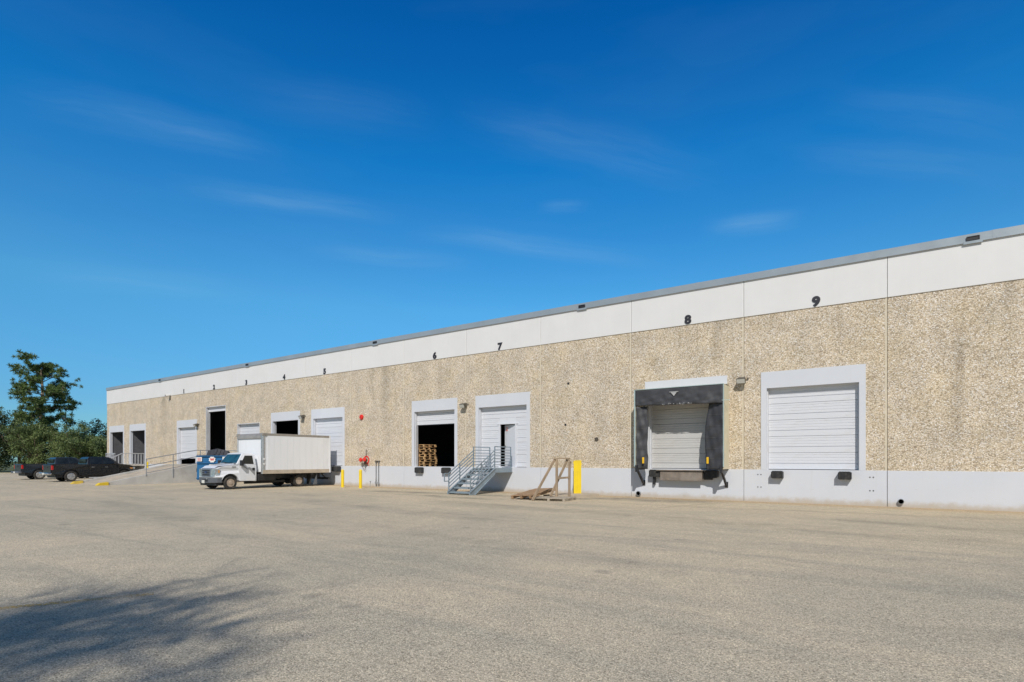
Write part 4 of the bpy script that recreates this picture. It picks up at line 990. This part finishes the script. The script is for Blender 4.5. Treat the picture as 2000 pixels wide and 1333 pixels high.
# --- pickup trucks, local +y forward, origin under the rear axle
def pickup(lab, loc, paint, cab_mat):
    p = thing('pickup_truck', lab, 'pickup', loc, R(0), 'dark pickup trucks parked nose to the building')
    r = .38; WB = 3.40; hw = .98
    prof = [(-1.10, .58, hw * .95), (-1.12, 1.24, hw * .96), (1.12, 1.24, hw), (2.75, 1.27, hw), (3.2, 1.27, hw * .97), (3.75, 1.20, hw * .93), (4.08, 1.10, hw * .88), (4.16, .95, hw * .86), (4.17, .60, hw * .88), (4.05, .46, hw * .9)]
    prof += arch(WB, r + .03, .50, 8, 172, 10, hw) + [(2.9, .42, hw), (.7, .42, hw)] + arch(0, r + .03, .50, 8, 172, 10, hw) + [(-.62, .50, hw * .98)]
    loft(prof).build('body', paint, p, bevel=.04, segs=3)
    gh = [(1.0, 1.22, hw * .95), (1.06, 1.64, hw * .80), (1.18, 1.79, hw * .72), (2.25, 1.81, hw * .72), (2.5, 1.76, hw * .74), (3.14, 1.25, hw * .93)]
    loft(gh).build('cab_roof', paint, p, bevel=.04, segs=3)
    gw = lambda z: hw * (.95 - (z - 1.22) * .34)
    for s in (-1, 1):
        for poly in ([(1.16, 1.30), (1.24, 1.69), (1.92, 1.72), (1.94, 1.29)], [(2.02, 1.29), (2.02, 1.72), (2.40, 1.70), (2.86, 1.29)]):
            m = MB(); m.prism(poly, lambda q: (s * (gw(q[1]) - .03), q[0], q[1]), lambda q: (s * (gw(q[1]) + .012), q[0], q[1])); m.build('side_window', 'dark_glass', p)
        for y0, y1 in ((1.18, 2.02), (2.05, 3.02)):
            m = MB(); m.box(min(s * hw * .9, s * (hw + .012)), max(s * hw * .9, s * (hw + .012)), y0, y1, .52, 1.18); d = m.build('door', paint, p, bevel=.02)
            m = MB(); m.box(min(s * (hw + .01), s * (hw + .035)), max(s * (hw + .01), s * (hw + .035)), y0 + .06, y0 + .24, 1.02, 1.06); m.build('handle', 'chrome', d)
        m = MB(); m.bar((s * hw * .9, 2.76, 1.30), (s * (hw + .12), 2.74, 1.32), .05, .04); m.box(s * (hw + .15) - .07, s * (hw + .15) + .07, 2.68, 2.78, 1.24, 1.45); m.build('mirror', 'black_paint', p, bevel=.02)
        m = MB(); m.box(min(s * .80, s * .945), max(s * .80, s * .945), -1.145, -1.02, .86, 1.18); m.build('tail_light', 'tail_red', p, bevel=.02)
        m = MB(); m.box(min(s * .60, s * .885), max(s * .60, s * .885), 4.02, 4.18, .84, 1.02); m.build('headlight', 'lens_clear', p, bevel=.03)
        m = MB(); m.box(min(s * .86, s * .915), max(s * .86, s * .915), 3.82, 4.0, .88, 1.0); m.build('turn_signal', 'amber', p)
        wheel(p, s * .87, 0, r, .24, .24, s, 'rim_alloy', 'alloy'); wheel(p, s * .87, WB, r, .24, .24, s, 'rim_alloy', 'alloy')
    m = MB(); wsq = [(-.80, 3.06, 1.32), (.80, 3.06, 1.32), (.68, 2.55, 1.73), (-.68, 2.55, 1.73)]; nn = Vector((0, .6, .8)) * .02
    m.add([Vector(q) + nn for q in wsq] + [Vector(q) - nn for q in wsq], [(0, 1, 2, 3), (7, 6, 5, 4), (0, 4, 5, 1), (1, 5, 6, 2), (2, 6, 7, 3), (3, 7, 4, 0)]); m.build('windshield', 'dark_glass', p)
    m = MB(); m.box(-.62, .62, .985, 1.06, 1.32, 1.64); m.build('rear_window', 'dark_glass', p)
    m = MB(); m.box(-.78, .78, -1.15, -1.10, .62, 1.22); tg = m.build('tailgate', cab_mat, p, bevel=.02)
    m = MB(); m.box(-.12, .12, -1.17, -1.15, 1.0, 1.08); m.build('tailgate_handle', 'dark_metal', tg)
    m = MB(); m.box(-.93, .93, -1.36, -1.12, .50, .66); m.build('rear_bumper', 'chrome' if paint == 'pickup_black' else 'grey_plastic', p, bevel=.04)
    m = MB(); m.box(-.16, .16, -1.375, -1.36, .52, .65); m.build('licence_plate', 'plate_white', p)
    m = MB(); m.box(-.90, .90, 4.05, 4.30, .44, .66); m.build('front_bumper', 'chrome' if paint == 'pickup_black' else 'grey_plastic', p, bevel=.05)
    m = MB(); m.box(-.55, .55, 4.10, 4.21, .72, 1.04); m.build('grille', 'chrome', p, bevel=.03)
    m = MB(); m.box(-.8, .8, -.9, 3.95, .30, .60); m.build('underbody', 'black_paint', p)
    m = MB(); m.box(-.84, .84, -.42, .42, .5, .9); m.box(-.84, .84, WB - .42, WB + .42, .5, .9); m.build('wheel_well', 'black_paint', p)
    m = MB(); m.box(-hw * .99, -hw * .86, -1.08, .98, 1.241, 1.26); m.box(hw * .86, hw * .99, -1.08, .98, 1.241, 1.26); m.build('bed_rail', 'black_paint', p)
    return p
pickup('black pickup truck with chrome bumper parked beside the concrete ramp', (-50.75, -7.6, 0), 'pickup_black', 'pickup_black')
pickup('slate pickup truck standing behind the black one, under the pine', (-58.5, -7.3, 0), 'pickup_slate', 'pickup_slate')

# ------------------------------------------------------------------ dumpster
DM = thing('dumpster', 'blue metal dumpster with black lids behind the box truck', 'dumpster', (-38.95, -3.05, 0), R(42))
m = MB(); w, dd = .95, 1.45
m.prism([(0, .22), (.05, 1.86), (dd, 1.70), (dd - .15, .22)], lambda p: (-w, p[0], p[1]), lambda p: (w, p[0], p[1])); m.build('bin', 'dumpster_blue', DM, bevel=.02)
m = MB()
for z_ in (1.80, 1.33, .30): m.box(-w - .02, w + .02, -.05, .06, z_, z_ + .07)
m.build('rim_rib', 'dumpster_blue', DM, bevel=.01)
m = MB()
for x in (-w - .10, w + .0): m.box(x, x + .10, .2, 1.2, .75, 1.0)
m.build('fork_pocket', 'dark_metal', DM)
for x in (-.75, .75):
    for y in (.2, 1.1):
        m = MB(); m.box(x - .06, x + .06, y - .06, y + .06, .0, .22); m.build('foot', 'dark_metal', DM)
for i, (x0, x1, zz) in enumerate(((-.95, -.05, 0), (.0, .93, .10))):
    m = MB()
    if i == 0:
        m.box(x0, x1, -.04, dd, 1.885, 1.92)
    else:
        pr = [(-.06, 1.93), (.25, 2.0), (.62, 2.36), (.72, 2.36), (1.2, 2.16), (dd, 2.05), (dd, 2.0), (.7, 2.28), (.25, 1.93)]
        for q in range(6): m.prism(pr, lambda p: (-.45 + q * .22, p[0], p[1] - abs(q - 2.5) * .05), lambda p: (-.45 + q * .22 + .20, p[0], p[1] - abs(q - 2) * .05))
    m.build('lid', 'lid_black', DM)
m = MB(); m.box(-.93, -.60, -.012, .03, 1.48, 1.76, Matrix.Translation((0, -.03, 0))); m.build('notice_sticker', 'sticker_white', DM)
m = MB()
for k_ in range(3): m.box(-.88, -.65, -.05, -.046, 1.53 + k_ * .07, 1.56 + k_ * .07)
m.build('notice_print', 'red_plain', DM)
m = MB(); oct_ = [(.23 * math.cos(a) * (1 if k % 2 else .80) + .05, .22 * math.sin(a) * (1 if k % 2 else .80) + 1.60) for k, a in enumerate([2 * math.pi * i / 16 for i in range(16)])]
m.prism(oct_, lambda p: (p[0], -.040, p[1]), lambda p: (p[0], .04, p[1])); m.build('logo_badge', 'sticker_white', DM)
me = textmesh('W', .24, .004, .012); me.materials.append(MATS['red_plain']); o = link('logo_letter', me, DM); o.rotation_euler = (R(90), 0, 0); o.location = (.05, -.047, 1.52)
m = MB(); m.box(-.14, .22, -.03, .03, 1.19, 1.27, Matrix.Translation((0, .0, 0))); m.build('name_strip', 'sticker_white', DM)
m = MB(); m.box(.72, .92, -.045, .03, 1.50, 1.86); m.build('yellow_sticker', 'plate_white', DM)

# ------------------------------------------------------------------ ramp
RP = thing('concrete_ramp', 'sloping concrete drive-in ramp with yellow curb ends', 'ramp', (0, 0, 0))
rx0, rx1, ry0, ry1 = -45.1, -40.75, -8.75, -3.2
m = MB(); m.prism([(ry0, 0), (ry1, 1.13), (-.04, 1.15), (-.04, -.1), (ry0, -.1)], lambda p: (rx0 + .25, p[0], p[1]), lambda p: (rx1 - .25, p[0], p[1])); m.build('deck', 'concrete_warm', RP)
for x in (rx0, rx1 - .25):
    m = MB(); m.prism([(ry0 + .3, .20), (ry1, 1.26), (-.05, 1.27), (-.05, -.1), (ry0 + .3, -.1)], lambda p: (x, p[0], p[1]), lambda p: (x + .25, p[0], p[1])); m.build('side_wall', 'concrete', RP, bevel=.015)
    m = MB(); m.prism([(ry0 - .35, .02), (ry0 - .2, .15), (ry0 + .28, .21), (ry0 + .28, -.05), (ry0 - .35, -.05)], lambda p: (x - .04, p[0], p[1]), lambda p: (x + .30, p[0], p[1])); m.build('curb_end', 'yellow_worn', RP, bevel=.02)
rl = thing('pipe_railing', 'dark two-bar pipe railing along the side of the concrete ramp', 'railing', (rx1 - .02, 0, 0))
def rz(y): return min(1.25, .2 + (y - ry0 - .3) * (1.06 / (ry1 - ry0 - .3)))
for y in (-6.35, -4.7, -2.9, -1.0):
    m = MB(); m.tube([(.03, y, rz(y) - (.55 if y == -4.7 else .1)), (.03, y, rz(y) + 1.02)], .028, 8); m.build('post', 'rail_pipe', rl)
for h in (1.0, .55):
    m = MB(); m.tube([(.03, -6.35, rz(-6.35) + h), (.03, ry1, rz(ry1) + h), (.03, -.1, 1.25 + h)], .026, 8); m.build('rail', 'rail_pipe', rl)
m = MB(); m.tube([(.03, -6.35, rz(-6.35) + .1), (.03, ry1, rz(ry1) + .1)], .02, 8); m.build('rail', 'rail_pipe', rl)

# ------------------------------------------------------------------ far wooden stair and landing at the two left openings
t = thing('timber_landing', 'grey painted wooden landing with balusters at the two leftmost doorways', 'stairs', (0, 0, 0))
lx0, lx1, ly = -59.9, -56.5, -1.85
m = MB(); m.box(lx0, lx1, ly, -.05, 1.05, 1.2); m.build('landing_slab', 'concrete', t)
for x in (lx0 + .2, lx1 - .2):
    m = MB(); m.box(x - .1, x + .1, ly + .05, ly + .25, 0, 1.05); m.build('support', 'paint_rail_grey', t)
m = MB(); m.box(lx0, lx1 - .3, ly + .5, ly + .6, 0, 1.05); m.build('skirt', 'alcove_grey', t)
sy1 = ly - 2.1
for x in (lx1, lx1 - 1.5):
    m = MB(); m.bar((x, ly, 2.15), (x, sy1, 1.05), .09, .06); m.build('handrail', 'paint_rail_grey', t)
    m = MB(); m.bar((x, ly, 1.12), (x, sy1, .05), .07, .24); m.build('stringer', 'paint_rail_grey', t)
    for i in range(9):
        y = ly - i * .26; zb = 1.12 - i * .26 * .51
        m = MB(); m.bar((x, y, zb), (x, y, zb + 1.0), .05, .05); m.build('baluster', 'paint_rail_grey', t)
for i in range(6):
    m = MB(); m.box(lx1 - 1.45, lx1 - .05, ly - .36 - i * .35, ly - .0 - i * .35, 1.0 - i * .18 - .05, 1.0 - i * .18); m.build('tread', 'paint_rail_grey', t)
m = MB(); m.bar((lx1, -.1, 2.15), (lx1, ly, 2.15), .09, .06); m.build('handrail', 'paint_rail_grey', t)
for i in range(8):
    y = -.1 - i * .24
    m = MB(); m.bar((lx1, y, 1.2), (lx1, y, 2.15), .05, .05); m.build('baluster', 'paint_rail_grey', t)
m = MB(); m.bar((lx0, ly, 2.15), (lx1 - 1.5, ly, 2.15), .09, .06); m.build('handrail', 'paint_rail_grey', t)
for i in range(8):
    x = lx0 + i * .27
    m = MB(); m.bar((x, ly, 1.2), (x, ly, 2.15), .05, .05); m.build('baluster', 'paint_rail_grey', t)

# ------------------------------------------------------------------ trees
def leaf_quads(m, c, n, rad, size, rg, flat=.8, up=.35, shell=True):
    for _ in range(n):
        d = Vector((rg.gauss(0, 1), rg.gauss(0, 1), rg.gauss(0, 1)))
        if d.length < 1e-3: continue
        d.normalize(); rr = rad * (rg.random() ** (.35 if shell else .6))
        p = Vector(c) + Vector((d.x * rr, d.y * rr, d.z * rr * flat))
        nrm = (d + Vector((rg.uniform(-.8, .8), rg.uniform(-.8, .8), rg.uniform(-.5, .8) + up))).normalized()
        a = nrm.cross(Vector((rg.uniform(-1, 1), rg.uniform(-1, 1), rg.uniform(-1, 1)))).normalized(); b = nrm.cross(a)
        s = size * rg.uniform(.6, 1.3)
        m.add([p - a * s * .5, p + b * s * .28, p + a * s * .5, p - b * s * .28], [(0, 1, 2, 3)])
def broadleaf(name, lab, cat, x, y, h, rx, mat, seed, nclump=70, nleaf=90, size=.3, base=.15, trunk='bark', group=None, ry=None):
    rg = random.Random(seed); t = thing(name, lab, cat, (x, y, 0), 0, group); ry = ry or rx
    th = h * .55
    m = MB(); m.tube([(0, 0, -.1), (.05 * rx, 0, th * .5), (0, .05 * ry, th)], [.05 * h * .6, .04 * h * .6, .02 * h * .6], 9)
    for k in range(7):
        a = rg.uniform(0, 6.28); e = Vector((math.cos(a) * rx * .6, math.sin(a) * ry * .6, h * rg.uniform(.5, .85)))
        m.tube([(0, 0, th * rg.uniform(.3, .7)), e * .6 + Vector((0, 0, .1)), e], [.02 * h * .5, .012 * h * .5, .005 * h], 6)
    m.build('trunk', trunk, t, smooth=True)
    m = MB(); lobes = []
    for k in range(nclump):
        d = Vector((rg.gauss(0, 1), rg.gauss(0, 1), rg.gauss(0, 1))).normalized(); q = rg.random() ** .45
        lump = 1 + .22 * math.sin(3 * math.atan2(d.y, d.x) + seed) + .15 * math.sin(5 * d.z + seed * 2)
        c = Vector((d.x * rx * q * lump, d.y * ry * q * lump, h * (base + (1 - base) * .5) + d.z * h * (1 - base) * .5 * q * lump * .95))
        leaf_quads(m, c, nleaf, min(rx, h * .5) * rg.uniform(.16, .30), size, rg)
    m.build('crown', mat, t)
    return t
def pine(name, lab, x, y, h, seed, mat='pine_needles', spread=.30, f0=.30, nb=36, dens=1.0, tuft=(.40, .66, 56, .085)):
    rg = random.Random(seed); t = thing(name, lab, 'tree', (x, y, 0))
    m = MB(); top = Vector((.3, -.1, h * .97))
    path = [Vector((.1 * math.sin(i * 1.3), .08 * math.cos(i * 1.7), h * .97 * i / 9)) for i in range(10)]
    m.tube(path, [h * .026 * (1 - i / 10) ** .75 + .03 for i in range(10)], 10)
    m.build('trunk', 'bark_pale', t, smooth=True)
    mb = MB(); ml = MB()
    for k in range(nb):
        f = f0 + (.96 - f0) * (k / (nb - 1)); zb = h * f
        a = k * 2.4 + rg.uniform(-.5, .5)
        L = h * spread * (max(0, math.sin(math.pi * min(.93, (1.03 - f) / (1.0 - f0 + .0)))) ** .6 * .80 + .20) * rg.uniform(.55, 1.15)
        if f > .9: L *= .6
        dirv = Vector((math.cos(a), math.sin(a), 0)); rise_ = rg.uniform(-.02, .22) + (.5 if f > .82 else 0)
        pts = [Vector((0, 0, zb)) + dirv * L * u + Vector((0, 0, L * (rise_ * u + .12 * u * u * math.sin(k)))) for u in (0, .35, .7, 1)]
        mb.tube(pts, [.10 * (1.1 - f) + .03, .06 * (1.1 - f) + .025, .03, .015], 6)
        nt_ = int((5 + L * 5.0) * dens)
        for q in range(nt_):
            u = rg.uniform(.38, 1.05); p = Vector((0, 0, zb)) + dirv * L * u + Vector((0, 0, L * (rise_ * u + .12 * u * u * math.sin(k))))
            off = Vector((rg.gauss(0, .5), rg.gauss(0, .5), rg.uniform(-.35, .95))) * (L * .16 + .30)
            e = p + off
            mb.tube([p, e], [.02, .01], 4, caps=False)
            needle_tuft(ml, e, rg, rg.uniform(tuft[0], tuft[1]), tuft[2], tuft[3])
    for q in range(10): needle_tuft(ml, Vector((rg.gauss(0, .5), rg.gauss(0, .5), h * rg.uniform(.93, 1.0))), rg, tuft[1] * .9, tuft[2], tuft[3])
    mb.build('limbs', 'bark', t); ml.build('crown', mat, t)
    return t
def needle_tuft(m, c, rg, r, n, wd=.085):
    for _ in range(n):
        d = Vector((rg.gauss(0, 1), rg.gauss(0, 1), rg.gauss(.35, .9))).normalized()
        s = d.cross(Vector((rg.uniform(-1, 1), rg.uniform(-1, 1), rg.uniform(-1, 1))))
        if s.length < 1e-3: continue
        s = s.normalized() * r * wd; b = c + d * r * .12; e = c + d * r * rg.uniform(.7, 1.15)
        m.add([b - s, b + s, e + s * .5, e - s * .5], [(0, 1, 2, 3)])
pine('pine_tree', 'tall pine with layered open crown above the pickup trucks', -93.8, 2.8, 13.9, 11, spread=.29, dens=1.05, tuft=(.28, .50, 50, .08))
pine('pine_tree', 'pine at the left picture edge reaching in with its branches', -101.0, -3.2, 10.8, 23, spread=.34, dens=.7, tuft=(.26, .46, 46, .075))
broadleaf('round_tree', 'green bushy tree left of the pine trunk', 'tree', -91.0, 1.5, 6.6, 3.1, 'leaf_green', 31, 90, 210, .17, .10, group='bushy trees under the pine')
broadleaf('round_tree', 'wide green bushy tree between the pine and the building', 'tree', -86.5, 4.6, 6.2, 3.4, 'leaf_green', 32, 100, 210, .17, .06, group='bushy trees under the pine')
broadleaf('round_tree', 'bushy tree close to the corner of the building', 'tree', -86.0, 8.6, 5.0, 2.6, 'leaf_green', 35, 80, 190, .17, .04, group='bushy trees under the pine')
for i, (x, y, h, rx, lab) in enumerate(((-103, 0, 8.5, 3.8, 'dark tree at the left picture edge'), (-98, 1.5, 8.2, 3.6, 'dark tree behind the slate pickup'), (-97.5, 9.5, 7.6, 4.2, 'dark tree directly behind the pine trunk'), (-103, 11, 5.2, 4.0, 'dark tree behind the wide bushy tree'), (-104, -7, 8.0, 4.0, 'dark tree in deep shade at the edge of the lawn'))):
    broadleaf('dark_tree', lab, 'tree', x, y, h, rx, 'leaf_dark', 50 + i, 90, 150, .24, .0, group='dark trees behind the lawn')
broadleaf('shrub', 'pale green shrub just left of the building corner', 'shrub', -104.0, 19.5, 4.0, 2.2, 'leaf_light', 71, 40, 80, .24, .0)
# the tree behind the camera whose shadow lies on the lot
pine('street_pine', 'pine outside the picture whose shadow lies across the lot in the foreground', 1.20, -34.75, 14.2, 91, spread=.19, f0=.61, nb=30, dens=.33, tuft=(.8, 1.3, 20, .016))
# far wood closing the view behind the trees
rg = random.Random(5); m = MB()
for k in range(150):
    x = rg.uniform(-175, -108); y = rg.uniform(-35, 75); hh = rg.uniform(1.5, 3.6)
    leaf_quads(m, (x, y, hh * .5), 90, hh * .75, .55, rg)
o = m.build('far_wood', 'leaf_dark'); o['kind'] = 'stuff'
